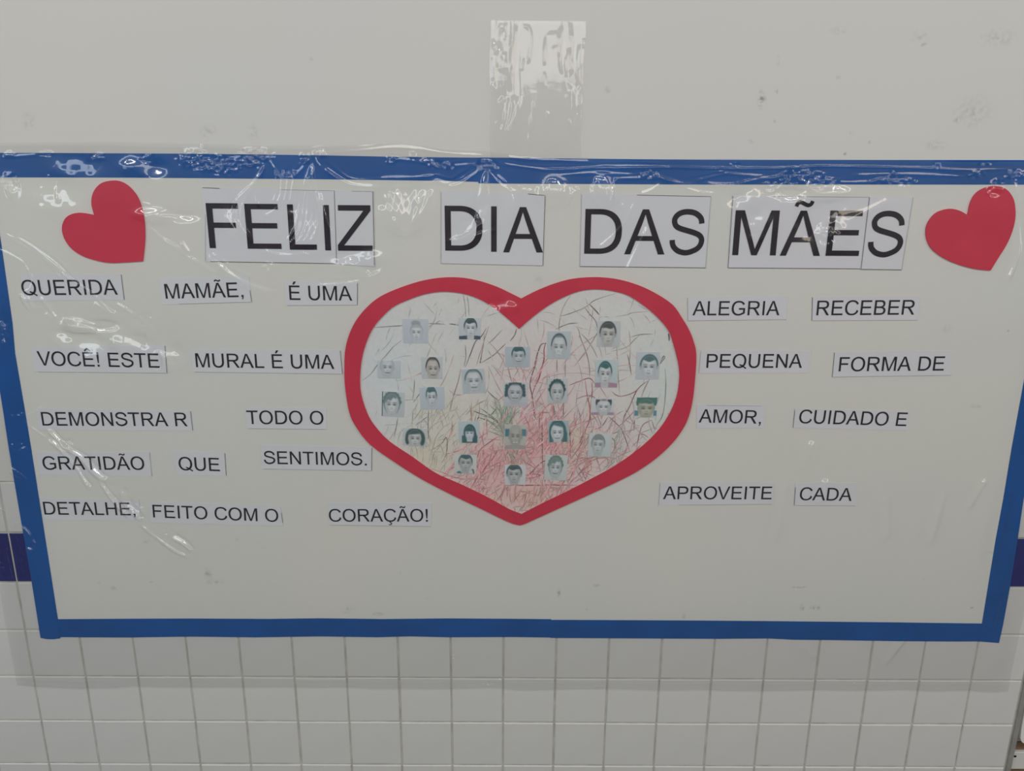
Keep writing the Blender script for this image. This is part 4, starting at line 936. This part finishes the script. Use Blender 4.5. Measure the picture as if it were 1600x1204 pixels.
class Film:
    def __init__(s, x0, x1, z0, z1, step):
        s.x0, s.z0, s.st = x0, z0, step
        s.nx = int((x1 - x0) / step) + 1; s.nz = int((z1 - z0) / step) + 1
        s.xs = x0 + np.arange(s.nx) * step; s.zs = z0 + np.arange(s.nz) * step
        s.h = np.zeros((s.nz, s.nx))
    def win(s, x0, x1, z0, z1):
        i0 = max(0, int((x0 - s.x0) / s.st)); i1 = min(s.nx, int((x1 - s.x0) / s.st) + 2)
        j0 = max(0, int((z0 - s.z0) / s.st)); j1 = min(s.nz, int((z1 - s.z0) / s.st) + 2)
        return i0, i1, j0, j1
    def ridge(s, pts, w_px=3, amp=1.0, n=5, taper=True, wob=.3, src=(-3.8, 2.28, 5.2)):
        """fold along a photo polyline; w_px half width in pixels, amp in mm"""
        c = catmull(pts, n, closed=False) if len(pts) > 2 else pts
        P = np.array([W(a, b, YF) for a, b in c]); w = w_px * .00112 * (1.2 if amp < 1.8 else 1.55)
        m = 3 * w
        i0, i1, j0, j1 = s.win(P[:, 0].min() - m, P[:, 0].max() + m, P[:, 1].min() - m, P[:, 1].max() + m)
        if i1 <= i0 or j1 <= j0: return
        X, Z = np.meshgrid(s.xs[i0:i1], s.zs[j0:j1])
        best = np.full(X.shape, 1e9); par = np.zeros(X.shape)
        L = np.r_[0, np.cumsum(np.hypot(*(P[1:] - P[:-1]).T))]; tot = L[-1] + 1e-9
        for k in range(len(P) - 1):
            d = P[k + 1] - P[k]; l2 = d @ d + 1e-12
            t = np.clip(((X - P[k, 0]) * d[0] + (Z - P[k, 1]) * d[1]) / l2, 0, 1)
            D = np.hypot(X - P[k, 0] - t * d[0], Z - P[k, 1] - t * d[1])
            mk = D < best; best = np.where(mk, D, best); par = np.where(mk, (L[k] + t * math.sqrt(l2)) / tot, par)
        env = np.minimum(1, np.minimum(par, 1 - par) * 7 + .05) if taper else 1
        ph = random.random() * 6
        env = env * (1 + .5 * wob * np.sin(par * tot / .016 + ph))
        # height of the fold chosen so that its flank leans towards the row of windows
        f = 1.15 if amp < 1 else (1.3 if amp < 2 else 1.5)
        A = []; SL = []
        for k in range(len(P)):
            t = P[min(k + 1, len(P) - 1)] - P[max(k - 1, 0)]; t = t / (np.hypot(*t) + 1e-9)
            p = Vector((P[k, 0], YF, P[k, 1])); best_r, sp = 9, .3
            vc = (CAM - p).normalized()
            for lx in np.linspace(-src[2], src[2], 14):
                hv = (vc + (Vector((lx, src[0], src[1])) - p).normalized()).normalized()
                S = np.array([hv.x, hv.z]) / -hv.y
                r_ = abs(S @ t)
                if r_ < best_r: best_r = r_; SV = S - t * (S @ t); sp = abs(S[0] * t[1] - S[1] * t[0])
            SL.append(SV); A.append(min(.0032, max(.0005, f * sp * w / .858)))
        A = np.convolve(np.pad(np.array(A), 2, 'edge'), np.ones(5) / 5, 'valid')
        env = env * np.interp(par, L / tot, A) / (amp * .001)
        if amp >= 1.45:
            # strong fold: a flank of even slope, the far side falling back
            sg = np.zeros(X.shape)
            best2 = np.full(X.shape, 1e9); SP = np.zeros((len(P), 2)); 
            for k in range(len(P)): SP[k] = SL[k]
            for q_ in (0, 1): SP[:, q_] = np.convolve(np.pad(SP[:, q_], 2, 'edge'), np.ones(5) / 5, 'valid')
            NX, NZ = np.gradient(P[:, 0]), np.gradient(P[:, 1])
            cxp, czp = np.interp(par, L / tot, P[:, 0]), np.interp(par, L / tot, P[:, 1])
            sx_, sz_ = np.interp(par, L / tot, SP[:, 0]), np.interp(par, L / tot, SP[:, 1])
            e2 = np.minimum(1, np.minimum(par, 1 - par) * 8 + .15) * (1 + .05 * np.sin(par * tot / .013 + ph))
            wf = w_px * .00112 * (1.5 + .35 * np.sin(par * tot / .021 + ph * 2))
            s.h[j0:j1, i0:i1] += -(sx_ * (X - cxp) + sz_ * (Z - czp)) * e2 * np.exp(-(best / wf) ** 3)
            s.h[j0:j1, i0:i1] += .35 * env * amp * .001 * np.exp(-((best - 1.1 * wf) / (.45 * wf)) ** 2)
        else:
            s.h[j0:j1, i0:i1] += amp * .001 * env * np.exp(-(best / w) ** 2)
    def bump(s, x, y, rx, ry, amp):
        X0, Z0_ = W(x, y, YF); rx *= .00112; ry *= .00116
        i0, i1, j0, j1 = s.win(X0 - 3 * rx, X0 + 3 * rx, Z0_ - 3 * ry, Z0_ + 3 * ry)
        if i1 <= i0 or j1 <= j0: return
        X, Z = np.meshgrid(s.xs[i0:i1], s.zs[j0:j1])
        s.h[j0:j1, i0:i1] += amp * .001 * np.exp(-(((X - X0) / rx) ** 2 + ((Z - Z0_) / ry) ** 2))
    def tilt(s, x, y, rx, ry, light, rough=0.35, seed=1, k=1.0):
        """a facet of film that leans so it mirrors the given direction"""
        X0, Z0_ = W(x, y, YF); p = Vector((X0, YF, Z0_))
        hv = ((CAM - p).normalized() + (Vector(light) - p).normalized()).normalized()
        sx, sz = hv.x / -hv.y, hv.z / -hv.y       # normal = (sx, -1, sz) scaled; h is height towards the viewer
        rx *= .00112; ry *= .00116
        i0, i1, j0, j1 = s.win(X0 - 2.6 * rx, X0 + 2.6 * rx, Z0_ - 2.6 * ry, Z0_ + 2.6 * ry)
        if i1 <= i0 or j1 <= j0: return
        X, Z = np.meshgrid(s.xs[i0:i1], s.zs[j0:j1])
        q = ((X - X0) / rx) ** 2 + ((Z - Z0_) / ry) ** 2
        nz_ = smooth_noise(i1 - i0, j1 - j0, max(3, .010 / s.st), seed) * rough * .0009
        s.h[j0:j1, i0:i1] += (-(sx * (X - X0) + sz * (Z - Z0_)) * k + nz_) * np.exp(-q ** 1.6)
    def crinkle(s, x, y, rx, ry, amp, cell=6, seed=1):
        X0, Z0_ = W(x, y, YF); rx *= .00112; ry *= .00116
        i0, i1, j0, j1 = s.win(X0 - 2 * rx, X0 + 2 * rx, Z0_ - 2 * ry, Z0_ + 2 * ry)
        if i1 <= i0 or j1 <= j0: return
        X, Z = np.meshgrid(s.xs[i0:i1], s.zs[j0:j1])
        q = ((X - X0) / rx) ** 2 + ((Z - Z0_) / ry) ** 2
        n1 = smooth_noise(i1 - i0, j1 - j0, cell * .0019 / s.st, seed)
        n1 = 1 - np.abs(n1) * 1.6
        s.h[j0:j1, i0:i1] += amp * .001 * np.clip(n1, -1, 1) * np.exp(-q ** 2)
    def build(s, name, edge, material, parent=None):
        nx, nz = s.nx, s.nz
        X, Z = np.meshgrid(s.xs, s.zs)
        X, Z = edge(X, Z)
        co = np.empty((nz, nx, 3), 'f'); co[..., 0] = X; co[..., 2] = Z
        co[..., 1] = YF - np.maximum(s.h, -0.0025)
        me = bpy.data.meshes.new(name)
        me.vertices.add(nx * nz); me.vertices.foreach_set('co', co.ravel())
        I = np.arange(nx * nz).reshape(nz, nx)
        q = np.stack([I[:-1, :-1], I[:-1, 1:], I[1:, 1:], I[1:, :-1]], -1).reshape(-1, 4)
        nf = len(q)
        me.loops.add(nf * 4); me.loops.foreach_set('vertex_index', q.ravel().astype('i'))
        me.polygons.add(nf); me.polygons.foreach_set('loop_start', np.arange(0, nf * 4, 4, dtype='i'))
        me.polygons.foreach_set('use_smooth', np.ones(nf, bool))
        me.update(calc_edges=True); me.validate()
        me.materials.append(material)
        return link(bpy.data.objects.new(name, me), parent)

LW = {'L': (-2.3, -3.8, 2.28), 'M': (0.0, -3.8, 2.28), 'R': (2.3, -3.8, 2.28), 'C': (0.0, -3.8, 2.28), 'T': (-1.0, -2.2, 2.95)}
fx0, fx1 = col_x(-0.28), col_x(18.72)
zt = W(400, 224, YF)[1]; zbm = W(400, 1074, YF)[1]
F = Film(fx0, fx1, zbm, zt, 0.00135)
F.h += smooth_noise(F.nx, F.nz, 88, 11) * 0.0009 + smooth_noise(F.nx, F.nz, 34, 12) * 0.00016
R = F.ridge
# long folds at upper left
R([(0, 358), (15, 364), (40, 375), (65, 392), (90, 412), (110, 432), (130, 446), (150, 460), (168, 476), (184, 489)], 2.6, 2.4)
R([(10, 364), (50, 388), (75, 407), (100, 427), (125, 444)], 1.8, 1.5)
R([(68, 402), (84, 419), (97, 438)], 1.6, 1.4)
R([(-10, 384), (6, 389), (24, 398), (38, 408), (47, 424), (48, 440), (42, 450), (28, 456)], 2.2, 1.9)
R([(150, 468), (168, 481), (184, 489)], 4, 2.2)
R([(182, 472), (198, 480), (213, 491)], 3.0, 1.8)
for a in ([(32, 458), (40, 474), (50, 486)], [(42, 462), (54, 484)], [(62, 462), (80, 486), (90, 500)], [(70, 488), (86, 500)]): R(a, 2.4, .8)
R([(100, 492), (112, 502), (135, 510), (165, 522)], 3.5, 1.8)
F.tilt(140, 508, 34, 9, LW['M'], .3, 21); F.tilt(205, 536, 26, 15, LW['M'], .3, 22); F.tilt(270, 556, 18, 20, LW['M'], .3, 23)
F.tilt(142, 545, 30, 22, LW['L'], .3, 24); F.tilt(100, 528, 14, 16, LW['L'], .5, 25)
F.crinkle(230, 505, 20, 20, .5, 4, 26)
R([(228, 512), (230, 550), (229, 588)], 2.0, .8); R([(236, 575), (246, 580), (256, 572), (256, 556), (246, 550), (237, 560), (236, 575)], 2.2, .9, taper=False)
# lower left big glare
R([(74, 664), (86, 677), (100, 692), (118, 704), (134, 716), (150, 735), (162, 746), (173, 742)], 3.6, 2.6, src=(-2.2, 2.95, 3.6))
R([(74, 682), (90, 692), (104, 708), (122, 730), (138, 756), (148, 761)], 2.6, 2.2, src=(-2.2, 2.95, 3.6))
F.tilt(104, 692, 9, 8, LW['T'], .05, 31)
R([(196, 782), (212, 800), (224, 812)], 5, 1.8)
R([(158, 752), (172, 772), (188, 790), (206, 808)], 3, 1.6, src=(-2.2, 2.95, 3.6)); F.tilt(193, 770, 6, 8, LW['M'], .1, 34)
F.crinkle(210, 795, 18, 20, 1.1, 4, 35); F.crinkle(168, 768, 12, 10, .4, 4, 36)
R([(216, 816), (234, 832), (258, 850), (276, 862), (300, 872)], 2.4, 1.3); R([(270, 836), (288, 846), (302, 860)], 3.0, 1.8, src=(-2.2, 2.95, 3.6))
F.crinkle(262, 832, 9, 8, 1.2, 3, 37)
R([(38, 655), (46, 664), (58, 672), (74, 684)], 1.5, 1.2); R([(40, 648), (56, 642), (70, 630)], 1.5, .7)
F.crinkle(30, 646, 16, 4, .8, 3, 38); F.crinkle(30, 696, 20, 7, 1.1, 3, 39)
R([(14, 729), (26, 736), (46, 750)], 1.8, 1.3); R([(16, 733), (24, 744), (46, 751)], 1.6, .8)
R([(0, 794), (10, 800)], 1.6, .9)
R([(28, 812), (22, 820), (23, 834), (30, 845), (38, 862)], 1.8, 1.6, src=(-2.2, 2.95, 3.6)); R([(34, 820), (46, 830), (54, 843), (59, 850)], 1.8, 1.6, src=(-2.2, 2.95, 3.6))
R([(33, 820), (44, 829), (50, 842), (56, 852)], 1.4, 1.1); F.tilt(46, 856, 7, 7, LW['M'], .3, 40)
R([(14, 853), (20, 875), (27, 908)], 2.6, 2.2); R([(28, 864), (38, 885), (42, 908), (40, 935), (33, 950)], 1.6, .9)
F.crinkle(6, 880, 14, 22, .8, 4, 41)
R([(0, 500), (8, 520), (11, 537), (4, 528)], 2.2, 1.4); F.crinkle(6, 520, 10, 20, .6, 5, 42)
# beside the left heart
F.crinkle(15, 283, 12, 12, 1.3, 4, 43); F.tilt(20, 295, 9, 14, LW['M'], .4, 44)
F.tilt(120, 262, 34, 18, LW['L'], .35, 45); F.tilt(90, 312, 30, 24, LW['L'], .5, 46, .9); F.tilt(225, 262, 24, 12, LW['C'], .4, 47)
R([(92, 278), (88, 300), (92, 318)], 2, .5); R([(76, 272), (78, 292)], 2, .5); R([(64, 290), (66, 316)], 2, .5)
for a in ([(222, 318), (238, 322)], [(246, 330), (290, 331)], [(252, 339), (272, 340), (293, 342)], [(230, 336), (238, 346), (246, 356)], [(232, 352), (252, 372), (276, 386), (290, 394)], [(258, 376), (284, 396), (306, 408)], [(284, 378), (296, 396)]): R(a, 2.6, .75)
F.tilt(262, 336, 34, 9, LW['C'], .3, 48, .8)
# crumpled hem along the top border
for x, y, rx, ry, a, sd in [(15, 242, 8, 4, 1, 60), (72, 240, 10, 3, .7, 61), (152, 246, 12, 4, 1, 62), (232, 249, 12, 5, 1, 63), (305, 248, 22, 10, 1.2, 64), (340, 256, 30, 10, .8, 65), (400, 240, 22, 7, 1.1, 66),
        (392, 252, 14, 5, .9, 67), (476, 247, 7, 6, 1, 68), (500, 239, 9, 4, 1.1, 69), (645, 243, 5, 4, 1, 70), (612, 252, 9, 4, .6, 71), (682, 252, 24, 4, 1.1, 72), (760, 250, 16, 6, 1, 73),
        (1015, 251, 12, 5, 1, 74), (1250, 262, 34, 11, .9, 75), (1280, 272, 30, 8, .9, 76), (1400, 266, 30, 5, .8, 77), (1398, 253, 5, 3, 1, 78), (1215, 275, 20, 10, .6, 79),
        (1530, 252, 12, 4, .6, 80), (1590, 254, 14, 5, 1, 81), (1468, 240, 5, 4, 1.2, 82), (1545, 233, 12, 3, .8, 83), (1150, 240, 8, 2, .8, 84), (318, 223, 4, 5, .8, 85), (1560, 275, 12, 10, .9, 86)]:
    F.crinkle(x, y, rx, ry * 1.15, a * 1.7, 3.2, sd)
for a in ([(322, 262), (345, 261), (375, 263)], [(485, 228), (520, 224), (560, 222)], [(500, 236), (560, 232), (640, 229), (768, 232)], [(792, 229), (812, 231), (832, 230)], [(800, 228), (860, 229), (930, 233)],
          [(600, 246), (680, 250), (740, 246)], [(870, 254), (930, 250), (1000, 249)], [(780, 242), (840, 244), (905, 246)], [(930, 240), (990, 236), (1040, 240)], [(1120, 247), (1145, 252), (1170, 256)],
          [(1080, 264), (1140, 252), (1200, 256), (1240, 252)], [(1270, 266), (1330, 266), (1385, 262)], [(1180, 262), (1220, 256), (1260, 254)], [(0, 241), (60, 239)], [(1330, 254), (1420, 252), (1520, 254)]): R(a, 1.9, 1.5)
R([(800, 243), (900, 246), (1000, 241), (1060, 243), (1150, 246), (1300, 243), (1450, 245), (1600, 246)], 1.3, .7)
# gathers above FELIZ
R([(415, 236), (425, 252), (431, 262)], 1.8, 1.5); R([(431, 262), (438, 272), (450, 276), (462, 268), (474, 256), (480, 236)], 2, 1.6); R([(492, 238), (496, 250), (503, 258)], 2, 1.5)
R([(503, 257), (516, 264), (530, 274), (548, 283), (575, 287), (605, 288), (640, 286), (670, 278), (684, 274), (706, 278), (726, 268), (748, 254)], 3.4, 2.4)
R([(508, 262), (522, 274), (545, 287)], 2, 1.2); R([(590, 281), (640, 281), (680, 272)], 3, 1.2)
for k in range(6):
    d = k * 5.0
    R([(412, 256), (405 - d * .35, 280), (388 - d * .55, 302), (378 - d * .6, 322), (378 - d * .6, 345), (388 - d * .5, 362), (402 - d * .3, 378)], 1.9, 1.5 if k % 2 else .9)
R([(401, 290), (401, 310), (406, 322)], 1.5, .7)
for k in range(7):
    x = 432 + k * 4.6
    R([(x, 264 + (k % 3) * 3), (x + 1, 280), (x + .5 - k * .5, 300), (x - 6 - (3 - k) * .5, 318)], 1.7, 1.5 if k % 2 else .9)
for k in range(10):
    t = (k - 5) / 5
    R([(487 + t * 3, 258), (486 + t * 10, 290), (486 + t * 20, 330), (482 + t * 22, 360), (466 + t * 26, 384)], 1.8, 1.5 if k % 2 else .9)
R([(500, 300), (506, 330), (512, 350), (522, 368)], 2, .9)
F.tilt(470, 350, 26, 34, LW['L'], .5, 90, .7)
R([(440, 318), (425, 330), (412, 336)], 2, .7)
# arc under FELIZ
R([(322, 392), (332, 402), (348, 412), (356, 420), (372, 430), (392, 440), (415, 448), (432, 450)], 3.4, 2.0)
R([(345, 412), (352, 418)], 4, 2.0); F.crinkle(330, 398, 8, 10, 1, 4, 91); F.crinkle(420, 413, 8, 6, 1.6, 3, 92); F.crinkle(480, 396, 6, 4, 1, 4, 93)
R([(488, 443), (520, 441), (550, 437), (575, 430), (594, 419), (600, 408)], 3.0, 1.6)
R([(540, 405), (556, 416), (572, 424)], 6, 1.2); F.tilt(556, 402, 34, 12, LW['L'], .3, 94); F.tilt(566, 422, 18, 8, LW['M'], .3, 95)
R([(405, 385), (430, 396), (460, 398), (490, 394), (512, 384)], 3, .8); F.tilt(360, 340, 10, 30, LW['M'], .4, 96, .8)
R([(300, 405), (318, 415), (340, 428)], 3, .8)
# pale V between FELIZ and DIA
for k in range(7):
    t = k / 6
    R([(592 + t * 84, 292 + 4 * math.sin(t * 3)), (606 + t * 56, 325), (626 + t * 14, 362 + 12 * (1 - abs(t - .5)))], 2.8, .75)
F.tilt(610, 325, 22, 28, LW['L'], .5, 97, .8); F.tilt(655, 320, 22, 28, LW['L'], .5, 98, .8); R([(622, 372), (632, 382), (634, 366)], 2, .8)
# fan over DIA
for k in range(6):
    d = k * 3.4
    R([(758 + k, 258), (752 + d * .6, 285), (746 + d, 312), (744 + d * .7, 340), (736 - d * .2, 358), (712 - d, 372)], 1.8, .85)
for k in range(5):
    d = k * 4
    R([(772 + k * 2, 262), (782 + d, 288), (786 + d, 315), (784 + d * .8, 335), (778 + d * .2, 348)], 1.7, .75)
F.tilt(735, 355, 22, 18, LW['L'], .4, 99, .8); F.tilt(752, 330, 14, 18, LW['L'], .4, 100, .8)
R([(690, 288), (720, 276), (748, 256), (752, 254)], 2.6, 1.5); R([(752, 254), (766, 258), (778, 272), (800, 282), (820, 281), (834, 282)], 2.2, 1.5); R([(700, 376), (740, 362), (776, 350)], 2.5, .9)
# two bubbles on the top border
for (cx, cy, rx, ry) in ((866, 284, 27, 26), (942, 282, 17, 27)):
    F.bump(cx, cy - 2, rx * .62, ry * .62, 5.0)
    ring_ = [(cx + rx * math.cos(a), cy + ry * math.sin(a)) for a in [k * math.pi / 8 for k in range(-1, 10)]]
    R(ring_, 2.2, 1.2)
    for k in range(-3, 4):
        R([(cx - 4 + k * 1.5, cy - ry + 2), (cx + k * 5, cy), (cx + k * 2.4 , cy + ry - 4)], 1.3, 1.0)
R([(834, 281), (822, 281), (806, 278)], 2, 1.4); R([(896, 284), (904, 280), (898, 276)], 1.8, 1.3)
R([(956, 262), (966, 260), (990, 258), (1022, 258), (1032, 258), (1050, 264), (1072, 270), (1094, 270)], 2.0, 1.4)
R([(964, 258), (958, 278), (956, 300)], 1.8, .7); R([(1030, 258), (1062, 272), (1094, 284), (1124, 286)], 2, 1); R([(1094, 268), (1120, 272), (1150, 272), (1180, 264), (1196, 262)], 2.4, 1.3)
R([(1000, 285), (1020, 278), (1034, 268)], 3, .9); R([(992, 296), (984, 318), (974, 334), (950, 360), (930, 376)], 2.2, .7); R([(1010, 335), (1008, 348), (990, 385), (978, 412)], 2.6, .7); R([(976, 300), (968, 306)], 2, .8)
# right, over MAES
F.tilt(1165, 296, 22, 14, LW['M'], .6, 101, .9); F.tilt(1270, 285, 40, 10, LW['M'], .5, 102, .8); F.tilt(1290, 340, 34, 30, LW['M'], .7, 103, .85); F.tilt(1190, 330, 18, 26, LW['M'], .7, 104, .6)
R([(1260, 278), (1280, 285), (1310, 286), (1330, 282)], 3, 1.2); F.crinkle(1300, 355, 16, 18, .9, 3.5, 105); F.crinkle(1215, 285, 20, 16, .5, 5, 106)
R([(1320, 330), (1350, 318), (1385, 300), (1395, 294)], 5, .8); R([(1556, 268), (1566, 280), (1569, 286)], 2.2, 1.2); R([(1588, 265), (1594, 285), (1596, 320)], 2.5, .9); R([(1594, 320), (1596, 380), (1576, 430)], 3, .6)
# on the heart frame, soft
F.tilt(785, 470, 18, 9, LW['L'], .3, 107, .95); R([(765, 470), (774, 478), (780, 484)], 2.4, .8); F.crinkle(760, 490, 12, 16, .5, 5, 108)
# faint long drapes on the right half
for a in ([(1230, 740), (1220, 790), (1208, 850)], [(1290, 740), (1284, 780)], [(1384, 760), (1386, 820), (1386, 840)], [(1476, 756), (1464, 800), (1450, 850)], [(1270, 680), (1250, 730)]): R(a, 6, .7)
for a in ([(1240, 970), (1262, 1010), (1276, 1030)], [(1440, 972), (1410, 1000), (1380, 1040)], [(1540, 740), (1510, 790)], [(1585, 720), (1568, 800), (1550, 880)]): R(a, 5, .8)
R([(1594, 800), (1578, 860), (1570, 900), (1556, 960), (1548, 1000)], 3, 1.2)
# glints below the border and crumpled lower hem
F.crinkle(686, 1012, 12, 5, .8, 4, 109); F.crinkle(714, 1024, 10, 8, 1.6, 3, 110); F.crinkle(732, 1036, 5, 8, 1.0, 3, 111)
for x, y, rx, ry, a, sd in [(210, 1053, 5, 2, 1, 120), (180, 1070, 24, 4, 1, 121), (305, 1057, 10, 2.5, 1.1, 122), (280, 1070, 14, 1.6, .9, 123), (125, 1061, 10, 2, .8, 124), (605, 1061, 12, 2.5, .6, 125), (768, 1068, 20, 6, 1.2, 126), (780, 1062, 6, 8, 1, 127),
        (810, 1064, 8, 5, .7, 128), (930, 1073, 30, 2.4, 1.3, 129), (940, 1059, 30, 1.5, .8, 130), (1334, 1065, 4, 4, 1.2, 131), (1380, 1063, 10, 2, .8, 132), (1418, 1061, 3, 3, .8, 133), (1508, 1066, 12, 1.6, .9, 134), (375, 1073, 12, 2, .6, 135)]:
    F.crinkle(x, y, rx, ry, a, 3, sd)
R([(60, 1056), (300, 1057), (600, 1056), (900, 1057), (1200, 1060), (1530, 1064)], 1.2, .5)
_dz = [smooth_noise(F.nx, 2, 56, 200)[0] * .0016, smooth_noise(F.nx, 2, 42, 201)[0] * .0014]
def film_edge(X, Z):
    # the top and lower edges run slightly down to the right, as in the photo, and are cut by hand
    u = (X - fx0) / (fx1 - fx0); v = (Z - zbm) / (zt - zbm)
    ztop = zt + (W(0, 222, YF)[1] * 0) - 0.018 * np.clip((u - .42) / .1, 0, 1) + _dz[0][None, :]
    return X + .003 * np.sin(Z * 7) * np.clip((u - .8) / .2, 0, 1), zbm + (ztop - zbm) * v + _dz[1][None, :] * (1 - v)
F.h += .0007 * (np.abs(np.sin((F.zs - zbm) / .0105 * math.pi)) * ((F.zs - zbm) < .021))[:, None]
film = F.build('plastic_film', film_edge, m_film)
tag(film, 'large wrinkled sheet of clear plastic film covering the whole mural', 'plastic film')

# clear strip above the mural
(sx0, _), (sx1, _) = W(766, 140, YF), W(912, 140, YF)
szt, szb = W(840, 32, YF)[1], W(840, 246, YF)[1]
G2 = Film(sx0, sx1, szb, szt, 0.0011)
r2 = random.Random(5)
for k in range(34):
    side = r2.random()
    x = 769 + r2.random() * 22 if side < .45 else (888 + r2.random() * 22 if side < .75 else 790 + r2.random() * 100)
    y = r2.uniform(36, 190); l = r2.uniform(12, 50)
    G2.ridge([(x, y), (x + r2.uniform(-3, 3), y + l / 2), (x + r2.uniform(-4, 4), y + l)], r2.uniform(1.0, 1.8), r2.uniform(.35, .95))
for a in ([(851, 58), (851, 80), (852, 102)], [(799, 62), (799, 74)], [(891, 45), (892, 80), (894, 105), (892, 118)], [(872, 50), (875, 90), (880, 116)], [(806, 40), (802, 80), (800, 110)], [(815, 40), (826, 46), (828, 70), (826, 100)],
          [(770, 60), (772, 110), (773, 150)], [(905, 70), (903, 110), (905, 130)], [(790, 150), (788, 185), (784, 210)], [(800, 150), (797, 180), (790, 210)], [(808, 150), (804, 180), (795, 212)], [(814, 145), (812, 175)], [(896, 135), (899, 175), (900, 215)]):
    G2.ridge(a, 1.6, .9)
G2.tilt(778, 75, 9, 40, LW['M'], .12, 140, .9); G2.tilt(862, 68, 12, 26, LW['M'], .1, 141, .8); G2.tilt(795, 180, 12, 40, LW['L'], .1, 143, .9); G2.tilt(905, 80, 6, 34, LW['M'], .1, 144, .9)
_n = smooth_noise(G2.nx, 9, 5, 145)
_r = np.linspace(0, 7.9, G2.nz); _i = _r.astype(int); _f = (_r - _i)[:, None]
G2.h += (_n[_i] * (1 - _f) + _n[_i + 1] * _f) * .00030 + smooth_noise(G2.nx, G2.nz, 90, 146) * .0009 + .0022
def strip_edge(X, Z):
    return X + .0012 * np.sin(Z * 60), Z
st = G2.build('tape_strip', strip_edge, m_strip)
st.location.y += .0
tag(st, 'upright clear plastic strip holding the film to the wall above the mural', 'plastic strip')
